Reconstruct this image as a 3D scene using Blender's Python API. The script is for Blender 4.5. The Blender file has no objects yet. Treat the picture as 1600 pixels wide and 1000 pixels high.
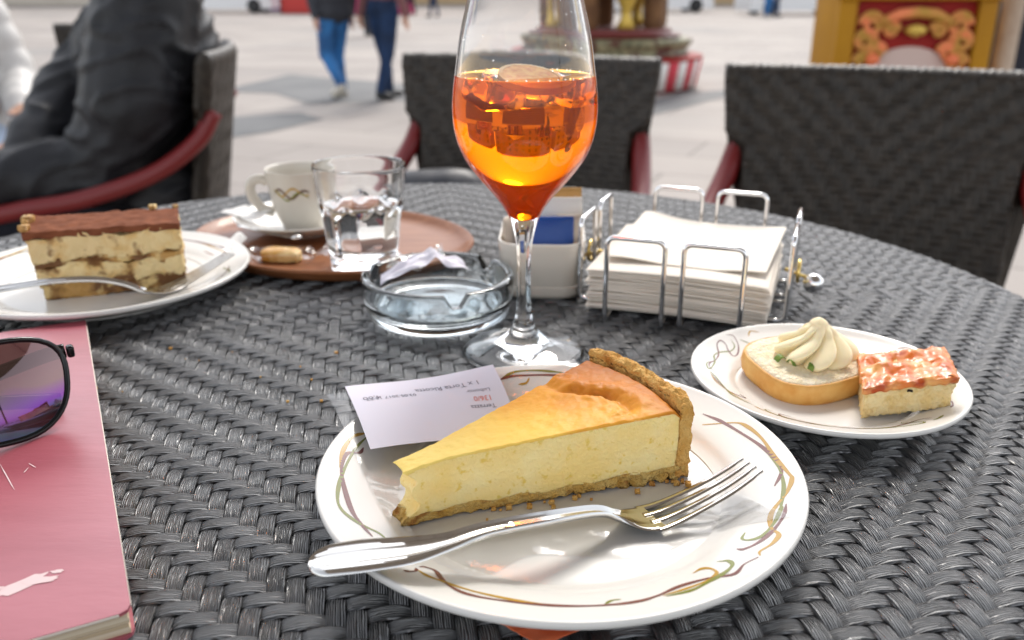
import bpy, bmesh, math, random
import numpy as np
from mathutils import Vector, Matrix, noise as mn
random.seed(7)
R = math.radians
scene = bpy.context.scene
COL = scene.collection
PI = math.pi

# ------------------------------------------------------------------ camera
# Origin: on the table top (z = 0) straight below the camera; y points away, z up.
cam_d = bpy.data.cameras.new('camera')
cam_d.sensor_width = 36.0
cam_d.lens = 36.0 * 1350 / 1600
cam_d.clip_start = 0.01
cam_d.clip_end = 2000
cam_d.dof.use_dof = True
cam_d.dof.focus_distance = 0.38
cam_d.dof.aperture_fstop = 5.6
cam = bpy.data.objects.new('camera', cam_d)
cam.location = (0, 0, 0.21)
cam.rotation_euler = (R(90 - 20.98), 0, 0)
COL.objects.link(cam)
scene.camera = cam
cam_d.dof.aperture_fstop = 9.0

# ------------------------------------------------------------------ sky, sun, exposure
SUN_EL, SUN_AZ = 46.0, 14.0          # azimuth from +y towards +x
world = bpy.data.worlds.new('World')
scene.world = world
world.use_nodes = True
wn, wl = world.node_tree.nodes, world.node_tree.links
wn.clear()
sky = wn.new('ShaderNodeTexSky')
sky.sky_type = 'NISHITA'
sky.sun_disc = False
sky.sun_elevation = R(SUN_EL)
sky.sun_rotation = R(SUN_AZ)
sky.air_density = 1.0
sky.dust_density = 1.5
sky.ozone_density = 1.0
hsv = wn.new('ShaderNodeHueSaturation')
hsv.inputs['Saturation'].default_value = 0.25
bg = wn.new('ShaderNodeBackground')
bg.inputs['Strength'].default_value = 0.15
wo = wn.new('ShaderNodeOutputWorld')
wl.new(sky.outputs[0], hsv.inputs['Color'])
wl.new(hsv.outputs[0], bg.inputs['Color'])
wl.new(bg.outputs[0], wo.inputs['Surface'])

sun_d = bpy.data.lights.new('sun', 'SUN')
sun_d.energy = 1.0
sun_d.angle = R(15)
sun_d.color = (1.0, 0.94, 0.86)
sun = bpy.data.objects.new('sun', sun_d)
sd = Vector((math.sin(R(SUN_AZ)) * math.cos(R(SUN_EL)), math.cos(R(SUN_AZ)) * math.cos(R(SUN_EL)), math.sin(R(SUN_EL))))
sun.rotation_euler = sd.to_track_quat('Z', 'Y').to_euler()
sun.location = sd * 20
COL.objects.link(sun)

vs = scene.view_settings
vs.view_transform = 'Standard'
vs.look = 'None'
vs.exposure = 1.22
vs.gamma = 1.0
vs.use_curve_mapping = False
scene.cycles.use_denoising = True
scene.cycles.max_bounces = 14
scene.cycles.transmission_bounces = 12
scene.cycles.transparent_max_bounces = 12
scene.cycles.sample_clamp_indirect = 6.0
scene.cycles.blur_glossy = 0.6
scene.cycles.caustics_reflective = False

GZ = -0.77                            # ground level

# ------------------------------------------------------------------ materials
def lin(h):
    h = h.lstrip('#')
    o = []
    for i in (0, 2, 4):
        v = int(h[i:i + 2], 16) / 255
        o.append(v / 12.92 if v <= 0.04045 else ((v + 0.055) / 1.055) ** 2.4)
    return tuple(o)

MATS = {}
def pm(name, col, rough=0.5, metal=0.0, spec=0.5, trans=0.0, ior=1.45, col2=None, nscale=30.0, ndetail=4.0, nlo=0.35, nhi=0.65,
       bump=0.0, bscale=80.0, bdist=0.001, coat=0.0, sss=0.0, sssr=0.004, sheen=0.0, stretch=None, col3=None, nscale3=90.0, n3=(0.55, 0.7)):
    m = bpy.data.materials.new(name)
    m.use_nodes = True
    n, l = m.node_tree.nodes, m.node_tree.links
    b = n['Principled BSDF']
    c4 = lambda c: (c[0], c[1], c[2], 1.0)
    b.inputs['Base Color'].default_value = c4(col)
    b.inputs['Roughness'].default_value = rough
    b.inputs['Metallic'].default_value = metal
    b.inputs['Specular IOR Level'].default_value = spec
    b.inputs['Transmission Weight'].default_value = trans
    b.inputs['IOR'].default_value = ior
    b.inputs['Coat Weight'].default_value = coat
    b.inputs['Coat Roughness'].default_value = 0.05
    b.inputs['Sheen Weight'].default_value = sheen
    if sss:
        b.inputs['Subsurface Weight'].default_value = sss
        b.inputs['Subsurface Radius'].default_value = (1.0, 0.6, 0.3)
        b.inputs['Subsurface Scale'].default_value = sssr
    tc = n.new('ShaderNodeTexCoord')
    vec = tc.outputs['Object']
    if stretch:
        mp = n.new('ShaderNodeMapping')
        mp.inputs['Scale'].default_value = stretch
        l.new(vec, mp.inputs['Vector'])
        vec = mp.outputs[0]
    last = None
    if col2:
        t = n.new('ShaderNodeTexNoise')
        t.inputs['Scale'].default_value = nscale
        t.inputs['Detail'].default_value = ndetail
        l.new(vec, t.inputs['Vector'])
        r = n.new('ShaderNodeValToRGB')
        r.color_ramp.elements[0].position = nlo
        r.color_ramp.elements[0].color = c4(col)
        r.color_ramp.elements[1].position = nhi
        r.color_ramp.elements[1].color = c4(col2)
        l.new(t.outputs['Fac'], r.inputs['Fac'])
        last = r.outputs['Color']
        if col3:
            t3 = n.new('ShaderNodeTexNoise')
            t3.inputs['Scale'].default_value = nscale3
            t3.inputs['Detail'].default_value = 3
            l.new(vec, t3.inputs['Vector'])
            mr = n.new('ShaderNodeMapRange')
            mr.inputs['From Min'].default_value = n3[0]
            mr.inputs['From Max'].default_value = n3[1]
            l.new(t3.outputs['Fac'], mr.inputs['Value'])
            mx = n.new('ShaderNodeMix')
            mx.data_type = 'RGBA'
            l.new(mr.outputs[0], mx.inputs['Factor'])
            l.new(last, mx.inputs['A'])
            mx.inputs['B'].default_value = c4(col3)
            last = mx.outputs['Result']
        l.new(last, b.inputs['Base Color'])
    if bump:
        t2 = n.new('ShaderNodeTexNoise')
        t2.inputs['Scale'].default_value = bscale
        t2.inputs['Detail'].default_value = 4
        l.new(vec, t2.inputs['Vector'])
        bp = n.new('ShaderNodeBump')
        bp.inputs['Strength'].default_value = bump
        bp.inputs['Distance'].default_value = bdist
        l.new(t2.outputs['Fac'], bp.inputs['Height'])
        l.new(bp.outputs[0], b.inputs['Normal'])
    MATS[name] = m
    return m

def film_mat(name, tint=(1, 1, 1), gloss=0.05, rough=0.10):
    m = bpy.data.materials.new(name)
    m.use_nodes = True
    n, l = m.node_tree.nodes, m.node_tree.links
    n.remove(n['Principled BSDF'])
    t = n.new('ShaderNodeBsdfTransparent'); t.inputs[0].default_value = (*tint, 1)
    g = n.new('ShaderNodeBsdfGlossy'); g.inputs['Roughness'].default_value = rough
    lw = n.new('ShaderNodeLayerWeight'); lw.inputs['Blend'].default_value = 0.35
    ma = n.new('ShaderNodeMath'); ma.operation = 'MULTIPLY_ADD'
    ma.inputs[1].default_value = 0.32; ma.inputs[2].default_value = gloss
    l.new(lw.outputs['Fresnel'], ma.inputs[0])
    mx = n.new('ShaderNodeMixShader')
    l.new(ma.outputs[0], mx.inputs[0]); l.new(t.outputs[0], mx.inputs[1]); l.new(g.outputs[0], mx.inputs[2])
    l.new(mx.outputs[0], n['Material Output'].inputs['Surface'])
    return m

def interface_mat(name, ior, col=(1, 1, 1), cloud=None):
    """boundary between two clear media: ior is the ratio inside / outside of the face normal"""
    m = bpy.data.materials.new(name); m.use_nodes = True
    n, l = m.node_tree.nodes, m.node_tree.links; n.remove(n['Principled BSDF'])
    g = n.new('ShaderNodeBsdfGlass'); g.inputs['Roughness'].default_value = 0.0
    g.inputs['IOR'].default_value = ior; g.inputs['Color'].default_value = (*col, 1)
    out = g.outputs[0]
    if cloud:                                            # fruit cloudiness: a little of the light is scattered
        d = n.new('ShaderNodeBsdfTranslucent'); d.inputs[0].default_value = (*cloud, 1)
        mx = n.new('ShaderNodeMixShader'); mx.inputs[0].default_value = 0.14
        l.new(out, mx.inputs[1]); l.new(d.outputs[0], mx.inputs[2]); out = mx.outputs[0]
    l.new(out, n['Material Output'].inputs['Surface'])
    return m

# ------------------------------------------------------------------ mesh helpers
class MB:
    """collects faces in scene coordinates; build() links them as ONE mesh object"""
    def __init__(s):
        s.v, s.f, s.m, s.uv = [], [], [], None
    def add(s, V, F, m=0):
        o = len(s.v)
        s.v.extend([tuple(p) for p in V])
        s.f.extend([tuple(i + o for i in f) for f in F])
        s.m.extend([m] * len(F))
        return s
    def rings(s, rings, closed=True, cap0=True, cap1=True, m=0):
        n = len(rings[0]); V = [p for r in rings for p in r]; F = []
        for i in range(len(rings) - 1):
            for j in range(n if closed else n - 1):
                k = (j + 1) % n
                F.append((i * n + j, i * n + k, (i + 1) * n + k, (i + 1) * n + j))
        if cap0: F.append(tuple(reversed(range(n))))
        if cap1: F.append(tuple(range((len(rings) - 1) * n, len(rings) * n)))
        return s.add(V, F, m)
    def lathe(s, prof, c=(0, 0, 0), n=64, m=0, cap0=False, cap1=False, rf=None):
        rings = []
        for r, z in prof:
            ring = []
            for k in range(n):
                a = 2 * PI * k / n
                rr = max(r, 1e-5) * (rf(a, z) if rf else 1)
                ring.append((c[0] + rr * math.cos(a), c[1] + rr * math.sin(a), c[2] + z))
            rings.append(ring)
        return s.rings(rings, True, cap0, cap1, m)
    def tube(s, pts, r, n=10, cap=True, m=0, closed=False, flat=1.0):
        pts = [Vector(p) for p in pts]; N = len(pts)
        rr = r if isinstance(r, (list, tuple)) else [r] * N
        rings = []; up = None
        for i, p in enumerate(pts):
            a = pts[(i - 1) % N] if (closed or i > 0) else p
            b = pts[(i + 1) % N] if (closed or i < N - 1) else p
            d = (b - a).normalized()
            if up is None:
                up = Vector((0, 0, 1)) if abs(d.z) < 0.9 else Vector((0, 1, 0))
            x = d.cross(up).normalized(); up2 = x.cross(d).normalized(); up = up2
            rings.append([p + x * (rr[i] * math.cos(2 * PI * k / n)) + up2 * (rr[i] * flat * math.sin(2 * PI * k / n)) for k in range(n)])
        if closed: rings.append(rings[0])
        return s.rings(rings, True, cap and not closed, cap and not closed, m)
    def box(s, c, d, rot=0.0, m=0, bev=0.0, M=None):
        x, y, z = d[0] / 2, d[1] / 2, d[2] / 2
        ca, sa = math.cos(rot), math.sin(rot)
        def T(p):
            if M is not None: return tuple(M @ Vector(p))
            return (c[0] + p[0] * ca - p[1] * sa, c[1] + p[0] * sa + p[1] * ca, c[2] + p[2])
        if bev <= 0:
            V = [T((sx * x, sy * y, sz * z)) for sz in (-1, 1) for sy in (-1, 1) for sx in (-1, 1)]
            F = [(0, 2, 3, 1), (4, 5, 7, 6), (0, 1, 5, 4), (2, 6, 7, 3), (0, 4, 6, 2), (1, 3, 7, 5)]
            return s.add(V, F, m)
        b = min(bev, x * .95, y * .95, z * .95)
        def rr(hx, hy, zz, rad):
            out = []
            for q, (sx, sy) in enumerate(((1, 1), (-1, 1), (-1, -1), (1, -1))):
                for k in range(4):
                    a = q * PI / 2 + k * PI / 6
                    out.append(T((sx * (hx - rad) + rad * math.cos(a), sy * (hy - rad) + rad * math.sin(a), zz)))
            return out
        rg = []
        for k in range(4):
            a = k * PI / 6
            rg.append((b * (1 - math.sin(a)), -z + b * (1 - math.cos(a))))
        rings = [rr(x - i, y - i, zz, max(b - i, b * .15)) for i, zz in rg]
        rings += [rr(x - i, y - i, -zz, max(b - i, b * .15)) for i, zz in reversed(rg)]
        return s.rings(rings, m=m)
    def grid(s, fn, nu, nv, m=0, two=None):
        """open sheet; two = thickness vector function for a closed slab"""
        V = [fn(i / nu, j / nv) for j in range(nv + 1) for i in range(nu + 1)]
        F = [(j * (nu + 1) + i, j * (nu + 1) + i + 1, (j + 1) * (nu + 1) + i + 1, (j + 1) * (nu + 1) + i) for j in range(nv) for i in range(nu)]
        if two is None: return s.add(V, F, m)
        W = [tuple(Vector(p) - Vector(two)) for p in V]; o = len(V)
        F2 = F + [tuple(o + k for k in reversed(f)) for f in F]
        edge = [i for i in range(nu + 1)] + [j * (nu + 1) + nu for j in range(1, nv + 1)] + [nv * (nu + 1) + i for i in range(nu - 1, -1, -1)] + [j * (nu + 1) for j in range(nv - 1, 0, -1)]
        for a, b in zip(edge, edge[1:] + edge[:1]): F2.append((b, a, o + a, o + b))
        return s.add(V + W, F2, m)
    def block(s, fn, n, amp=0.0, freq=200.0, seed=0.0, m=0):
        """surface of a lattice n=(a,b,c) mapped by fn(s,t,h); noise-displaced"""
        idx, V, F = {}, [], []
        def vid(i, j, k):
            key = (i, j, k)
            if key not in idx:
                p = Vector(fn(i / n[0], j / n[1], k / n[2]))
                a = amp(i / n[0], j / n[1], k / n[2]) if callable(amp) else amp
                if a:
                    q = p * freq + Vector((seed, seed * 1.7, seed * .3))
                    p = p + mn.noise_vector(q) * a + mn.noise_vector(q * 2.7) * (a * .5)
                idx[key] = len(V); V.append(tuple(p))
            return idx[key]
        for a, b, c, flip in ((0, 1, 2, 0), (1, 2, 0, 0), (2, 0, 1, 0)):
            for e in (0, n[c]):
                for i in range(n[a]):
                    for j in range(n[b]):
                        q = []
                        for di, dj in ((0, 0), (1, 0), (1, 1), (0, 1)):
                            ijk = [0, 0, 0]; ijk[a] = i + di; ijk[b] = j + dj; ijk[c] = e
                            q.append(vid(*ijk))
                        F.append(tuple(q) if e else tuple(reversed(q)))
        return s.add(V, F, m)
    def build(s, name, mat, parent=None, smooth=True, ang=None, origin=None):
        me = bpy.data.meshes.new(name)
        off = Vector((0, 0, 0))
        q = parent
        while q is not None:
            off += Vector(q.location); q = q.parent
        if parent is None and origin is not None: off = Vector(origin)
        V = [(p[0] - off.x, p[1] - off.y, p[2] - off.z) for p in s.v]
        me.from_pydata(V, [], s.f)
        for mm in (mat if isinstance(mat, (list, tuple)) else [mat]): me.materials.append(mm)
        if len(set(s.m)) > 1: me.polygons.foreach_set('material_index', s.m)
        if smooth:
            me.shade_smooth()
            if ang: me.set_sharp_from_angle(angle=R(ang))
        me.update()
        o = bpy.data.objects.new(name, me)
        COL.objects.link(o)
        if parent is not None: o.parent = parent
        elif origin is not None: o.location = origin
        return o

def thing(name, label, cat, loc=(0, 0, 0), group=None):
    o = bpy.data.objects.new(name, None)
    o.empty_display_size = 0.02
    o.location = loc
    COL.objects.link(o)
    return tag(o, label, cat, group)
def tag(o, label, cat, group=None):
    o['label'] = label; o['category'] = cat
    if group: o['group'] = group
    return o
def kind(o, k):
    o['kind'] = k
    return o
def dup(root, loc, rotz=0.0, label=None):
    r = root.copy(); COL.objects.link(r); r.location = loc; r.rotation_euler = (0, 0, rotz)
    if label: r['label'] = label
    for ch in list(root.children):
        c = ch.copy(); COL.objects.link(c); c.parent = r
        for g in list(ch.children):
            d = g.copy(); COL.objects.link(d); d.parent = c
    return r
def spline(pts, sub=8, closed=False):
    P = [Vector(p) for p in pts]; N = len(P); out = []
    rng = range(N) if closed else range(N - 1)
    for i in rng:
        p0 = P[(i - 1) % N] if (closed or i > 0) else P[0] * 2 - P[1]
        p1, p2 = P[i], P[(i + 1) % N]
        p3 = P[(i + 2) % N] if (closed or i < N - 2) else P[-1] * 2 - P[-2]
        for k in range(sub):
            t = k / sub
            out.append(0.5 * ((2 * p1) + (p2 - p0) * t + (2 * p0 - 5 * p1 + 4 * p2 - p3) * t * t + (3 * p1 - p0 - 3 * p2 + p3) * t ** 3))
    if not closed: out.append(P[-1])
    return out
def fillet(pts, r, n=5, closed=False):
    P = [Vector(p) for p in pts]; N = len(P); out = []
    for i in range(N):
        if not closed and i in (0, N - 1): out.append(P[i]); continue
        a, b, c = P[(i - 1) % N], P[i], P[(i + 1) % N]
        d1, d2 = (a - b), (c - b); rr = min(r, d1.length * .49, d2.length * .49)
        p, q = b + d1.normalized() * rr, b + d2.normalized() * rr
        for k in range(n + 1):
            t = k / n
            out.append((1 - t) ** 2 * p + 2 * t * (1 - t) * b + t * t * q)
    return out
def sm(a, b, x):
    t = min(1, max(0, (x - a) / (b - a))); return t * t * (3 - 2 * t)
def interp(prof, r):
    for (r0, z0), (r1, z1) in zip(prof, prof[1:]):
        if r0 <= r <= r1: return z0 + (z1 - z0) * (r - r0) / max(1e-9, r1 - r0)
    return prof[-1][1]

# shared materials
CERAMIC = pm('glazed_porcelain', (0.76, 0.745, 0.71), rough=0.19, spec=0.45)
STEEL = pm('polished_steel', (0.66, 0.645, 0.62), rough=0.15, metal=1.0, bump=0.02, bscale=500, bdist=0.0004)
CHROME = pm('chrome', (0.78, 0.78, 0.79), rough=0.10, metal=1.0)
BRASS = pm('brass', (0.80, 0.58, 0.20), rough=0.2, metal=1.0)
GLASS = pm('clear_glass', (1, 1, 1), rough=0.0, trans=1.0, ior=1.46)
GLASSB = pm('bluish_glass', (0.90, 0.965, 0.99), rough=0.0, trans=1.0, ior=1.5)
PAPER = pm('white_paper', (0.80, 0.79, 0.77), rough=0.8, bump=0.15, bscale=250, bdist=0.0005)
FILM = film_mat('clear_film')
# ================================================================== SETTING: the paved square
def paving_mat():
    m = pm('pale_paving', (0.30, 0.262, 0.235), rough=0.75, col2=(0.36, 0.318, 0.285), nscale=0.8, ndetail=6, col3=(0.235, 0.225, 0.215), nscale3=0.23, n3=(0.52, 0.75), bump=0.2, bscale=40, bdist=0.004)
    n, l = m.node_tree.nodes, m.node_tree.links; b = n['Principled BSDF']; src = b.inputs['Base Color'].links[0].from_socket
    tc = [x for x in n if x.type == 'TEX_COORD'][0]; br = n.new('ShaderNodeTexBrick'); br.inputs['Scale'].default_value = 1.0
    for k_, v_ in (('Brick Width', 1.2), ('Row Height', .6), ('Mortar Size', .012)): br.inputs[k_].default_value = v_
    br.inputs['Color1'].default_value = (1, 1, 1, 1); br.inputs['Color2'].default_value = (.80, .80, .81, 1); br.inputs['Mortar'].default_value = (.55, .55, .55, 1)
    mp = n.new('ShaderNodeMapping'); mp.inputs['Rotation'].default_value = (0, 0, R(24)); l.new(tc.outputs['Object'], mp.inputs[0]); l.new(mp.outputs[0], br.inputs['Vector'])
    mx = n.new('ShaderNodeMix'); mx.data_type = 'RGBA'; mx.blend_type = 'MULTIPLY'; mx.inputs['Factor'].default_value = 1.0
    l.new(src, mx.inputs['A']); l.new(br.outputs['Color'], mx.inputs['B']); l.new(mx.outputs['Result'], b.inputs['Base Color'])
    return m
PAVE = paving_mat()
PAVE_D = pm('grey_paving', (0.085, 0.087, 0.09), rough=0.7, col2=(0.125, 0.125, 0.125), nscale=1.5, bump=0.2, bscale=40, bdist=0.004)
g = MB(); g.add([(-400, -400, GZ), (400, -400, GZ), (400, 600, GZ), (-400, 600, GZ)], [(0, 1, 2, 3)])
kind(g.build('ground', PAVE, smooth=False), 'structure')
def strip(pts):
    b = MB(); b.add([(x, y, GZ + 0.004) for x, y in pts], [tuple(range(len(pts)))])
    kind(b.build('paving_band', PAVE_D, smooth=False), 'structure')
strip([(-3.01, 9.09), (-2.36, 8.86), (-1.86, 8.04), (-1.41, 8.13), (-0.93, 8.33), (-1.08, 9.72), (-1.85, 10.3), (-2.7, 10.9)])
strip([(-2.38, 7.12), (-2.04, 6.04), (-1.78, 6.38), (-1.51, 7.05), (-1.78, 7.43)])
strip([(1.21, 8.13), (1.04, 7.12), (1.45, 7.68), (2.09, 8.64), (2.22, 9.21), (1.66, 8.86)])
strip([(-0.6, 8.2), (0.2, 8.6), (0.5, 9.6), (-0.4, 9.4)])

# ================================================================== TABLE with its woven top
TC = (-0.0703, 0.5467); TR = 0.4527
WA = R(9.5)                                     # weave turned a little against the camera
WP = 0.0076                                     # strand pitch
def strand_mat():
    m = bpy.data.materials.new('dark_plastic_strand')
    m.use_nodes = True
    n, l = m.node_tree.nodes, m.node_tree.links
    b = n['Principled BSDF']
    uv = n.new('ShaderNodeUVMap'); uv.uv_map = 'UVMap'
    sp = n.new('ShaderNodeSeparateXYZ'); l.new(uv.outputs[0], sp.inputs[0])
    # fine lengthwise ribs, a little irregular
    nz = n.new('ShaderNodeTexNoise'); nz.noise_dimensions = '2D'; nz.inputs['Scale'].default_value = 1.0; nz.inputs['Detail'].default_value = 2
    mp = n.new('ShaderNodeMapping'); mp.inputs['Scale'].default_value = (4.0, 0.7, 1); l.new(uv.outputs[0], mp.inputs[0]); l.new(mp.outputs[0], nz.inputs['Vector'])
    a1 = n.new('ShaderNodeMath'); a1.operation = 'MULTIPLY_ADD'; a1.inputs[1].default_value = 0.16
    l.new(nz.outputs['Fac'], a1.inputs[0]); l.new(sp.outputs['X'], a1.inputs[2])
    a2 = n.new('ShaderNodeMath'); a2.operation = 'MULTIPLY'; a2.inputs[1].default_value = 2 * PI * 8; l.new(a1.outputs[0], a2.inputs[0])
    a3 = n.new('ShaderNodeMath'); a3.operation = 'SINE'; l.new(a2.outputs[0], a3.inputs[0])
    bp = n.new('ShaderNodeBump'); bp.inputs['Strength'].default_value = 1.0; bp.inputs['Distance'].default_value = 0.0005
    l.new(a3.outputs[0], bp.inputs['Height']); l.new(bp.outputs[0], b.inputs['Normal'])
    # slight wear: paler scuffs
    n2 = n.new('ShaderNodeTexNoise'); tc = n.new('ShaderNodeTexCoord'); n2.inputs['Scale'].default_value = 60; n2.inputs['Detail'].default_value = 5
    l.new(tc.outputs['Object'], n2.inputs['Vector'])
    r = n.new('ShaderNodeValToRGB'); r.color_ramp.elements[0].color = (0.042, 0.042, 0.045, 1); r.color_ramp.elements[0].position = 0.35
    r.color_ramp.elements[1].color = (0.080, 0.080, 0.084, 1); r.color_ramp.elements[1].position = 0.7
    l.new(n2.outputs['Fac'], r.inputs['Fac']); l.new(r.outputs['Color'], b.inputs['Base Color'])
    r2 = n.new('ShaderNodeMapRange'); r2.inputs['To Min'].default_value = 0.24; r2.inputs['To Max'].default_value = 0.44
    l.new(n2.outputs['Fac'], r2.inputs['Value']); l.new(r2.outputs[0], b.inputs['Roughness'])
    b.inputs['Specular IOR Level'].default_value = 1.0
    b.inputs['IOR'].default_value = 1.7
    oi = n.new('ShaderNodeObjectInfo')
    mr = n.new('ShaderNodeMapRange'); mr.inputs['To Min'].default_value = 0.7; mr.inputs['To Max'].default_value = 1.4
    l.new(oi.outputs['Random'], mr.inputs['Value'])
    vm = n.new('ShaderNodeVectorMath'); vm.operation = 'SCALE'
    l.new(r.outputs['Color'], vm.inputs[0]); l.new(mr.outputs[0], vm.inputs['Scale'])
    # dust specks and scratches lying on the plastic
    n4 = n.new('ShaderNodeTexNoise'); n4.inputs['Scale'].default_value = 420; n4.inputs['Detail'].default_value = 2
    l.new(tc.outputs['Object'], n4.inputs['Vector'])
    m4 = n.new('ShaderNodeMapRange'); m4.inputs['From Min'].default_value = 0.70; m4.inputs['From Max'].default_value = 0.80
    l.new(n4.outputs['Fac'], m4.inputs['Value'])
    mx = n.new('ShaderNodeMix'); mx.data_type = 'RGBA'; mx.inputs['B'].default_value = (0.20, 0.19, 0.18, 1)
    l.new(m4.outputs[0], mx.inputs['Factor']); l.new(vm.outputs[0], mx.inputs['A']); l.new(mx.outputs['Result'], b.inputs['Base Color'])
    return m
STRAND = strand_mat()
table = thing('table', 'round cafe table with dark grey woven plastic top, holding the plates and glasses', 'table', (TC[0], TC[1], GZ))
FU, FV = 0.062 / WP, 0.004 / WP                  # where the twill mirrors (in strands from the centre)
def fold(i, f):
    k = i - math.floor(f)
    return k if k >= 0 else -1 - k
def make_strand(horizontal, k):
    c = (k + 0.5) * WP
    if abs(c) > TR + 0.004: return
    ext = 0.022
    L = math.sqrt(max(1e-5, (TR + ext) ** 2 - c * c)) if abs(c) < TR + ext else 0.01
    sub = 4
    k0 = int(math.floor(-L / WP)); k1 = int(math.ceil(L / WP))
    nS = (k1 - k0) * sub + 1
    t = np.linspace(k0 * WP, k1 * WP, nS)
    idx = np.arange(k0 - 1, k1 + 2)
    other = fold(k, FV if horizontal else FU)
    sgn = []
    for i in idx:
        me_ = fold(i, FU if horizontal else FV)
        hover = ((me_ + other) % 4) < 2
        sgn.append(1.0 if hover == horizontal else -1.0)
    sgn = np.array(sgn)
    x = t / WP - 0.5 - idx[0]
    i0 = np.clip(np.floor(x).astype(int), 0, len(idx) - 2); fr = x - i0
    s = fr * fr * (3 - 2 * fr)
    a, b = sgn[i0], sgn[i0 + 1]
    z = (a * (1 - s) + b * s) * 0.00105
    z = z + np.where((a > 0) & (b > 0), np.sin(fr * PI) * 0.00035, 0)
    rng = random.Random(k * 2 + horizontal)
    hw = WP * 0.486 * (1 + rng.uniform(-.05, .03))
    prof = [(-1, -0.80), (-.95, -0.02), (-.6, 0.34), (0, 0.46), (.6, 0.34), (.95, -0.02), (1, -0.80)]
    m = len(prof)
    pu = np.array([p[0] for p in prof]); pz = np.array([p[1] for p in prof]) * 0.0010
    A = t[:, None] + 0 * pu[None]
    B = c + pu[None] * hw + 0 * t[:, None] + (np.sin(t / WP * 0.9 + k) * 0.00010)[:, None]
    Hh = z[:, None] + pz[None] - 0.0019
    U, V = (A, B) if horizontal else (B, A)
    ca, sa = math.cos(WA), math.sin(WA)
    X = U * ca - V * sa; Y = U * sa + V * ca
    rho = np.hypot(X, Y) + 1e-9
    r0 = 0.009; sdist = np.maximum(0, rho - (TR - r0))
    ang = np.minimum(sdist / r0, PI / 2); rest = np.maximum(0, sdist - r0 * PI / 2)
    rn = np.where(sdist > 0, TR - r0 + (r0 + Hh) * np.sin(ang), rho)
    zz = np.where(sdist > 0, -r0 + (r0 + Hh) * np.cos(ang) - rest, Hh)
    X, Y = X * rn / rho, Y * rn / rho
    co = np.stack([X, Y, zz], -1).reshape(-1, 3); co[:, 2] += -GZ
    I = np.arange(nS - 1)[:, None] * m; J = np.arange(m - 1)[None]
    q = np.stack([I + J, I + J + m, I + J + m + 1, I + J + 1], -1).reshape(-1, 4)
    if not horizontal: q = q[:, ::-1]
    me = bpy.data.meshes.new('strand')
    me.vertices.add(len(co)); me.vertices.foreach_set('co', co.astype(np.float32).ravel())
    me.loops.add(q.size); me.loops.foreach_set('vertex_index', q.astype(np.int32).ravel())
    me.polygons.add(len(q)); me.polygons.foreach_set('loop_start', np.arange(0, q.size, 4, dtype=np.int32)); 
    me.update(calc_edges=True)
    uv = me.uv_layers.new(name='UVMap')
    uu = np.tile((pu * .5 + .5)[None], (nS, 1)).ravel(); vv = np.repeat(t / WP, m)
    uv.data.foreach_set('uv', np.stack([uu[q.ravel()], vv[q.ravel()]], -1).astype(np.float32).ravel())
    me.shade_smooth()
    me.materials.append(STRAND)
    o = bpy.data.objects.new('strand', me); COL.objects.link(o); o.parent = table
NS = int(TR / WP) + 1
for k in range(-NS, NS):
    make_strand(True, k); make_strand(False, k)
BLACK = pm('black_plastic', (0.02, 0.02, 0.02), rough=0.5)
FRAME = pm('dark_metal', (0.04, 0.04, 0.042), rough=0.4, metal=0.6)
b = MB(); b.lathe([(0, -0.006), (TR - 0.012, -0.006), (TR - 0.006, -0.012), (TR - 0.006, -0.04), (0, -0.04)], (*TC, 0), 96)
b.build('tabletop', BLACK, table, ang=40)
for k in range(4):
    a = R(45 + 90 * k)
    b = MB(); p = (TC[0] + .30 * math.cos(a), TC[1] + .30 * math.sin(a))
    q = (TC[0] + .34 * math.cos(a), TC[1] + .34 * math.sin(a))
    b.tube([(p[0], p[1], -0.041), (p[0], p[1], -0.3), (q[0], q[1], GZ)], 0.018, 12)
    b.build('leg', FRAME, table)

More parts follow.
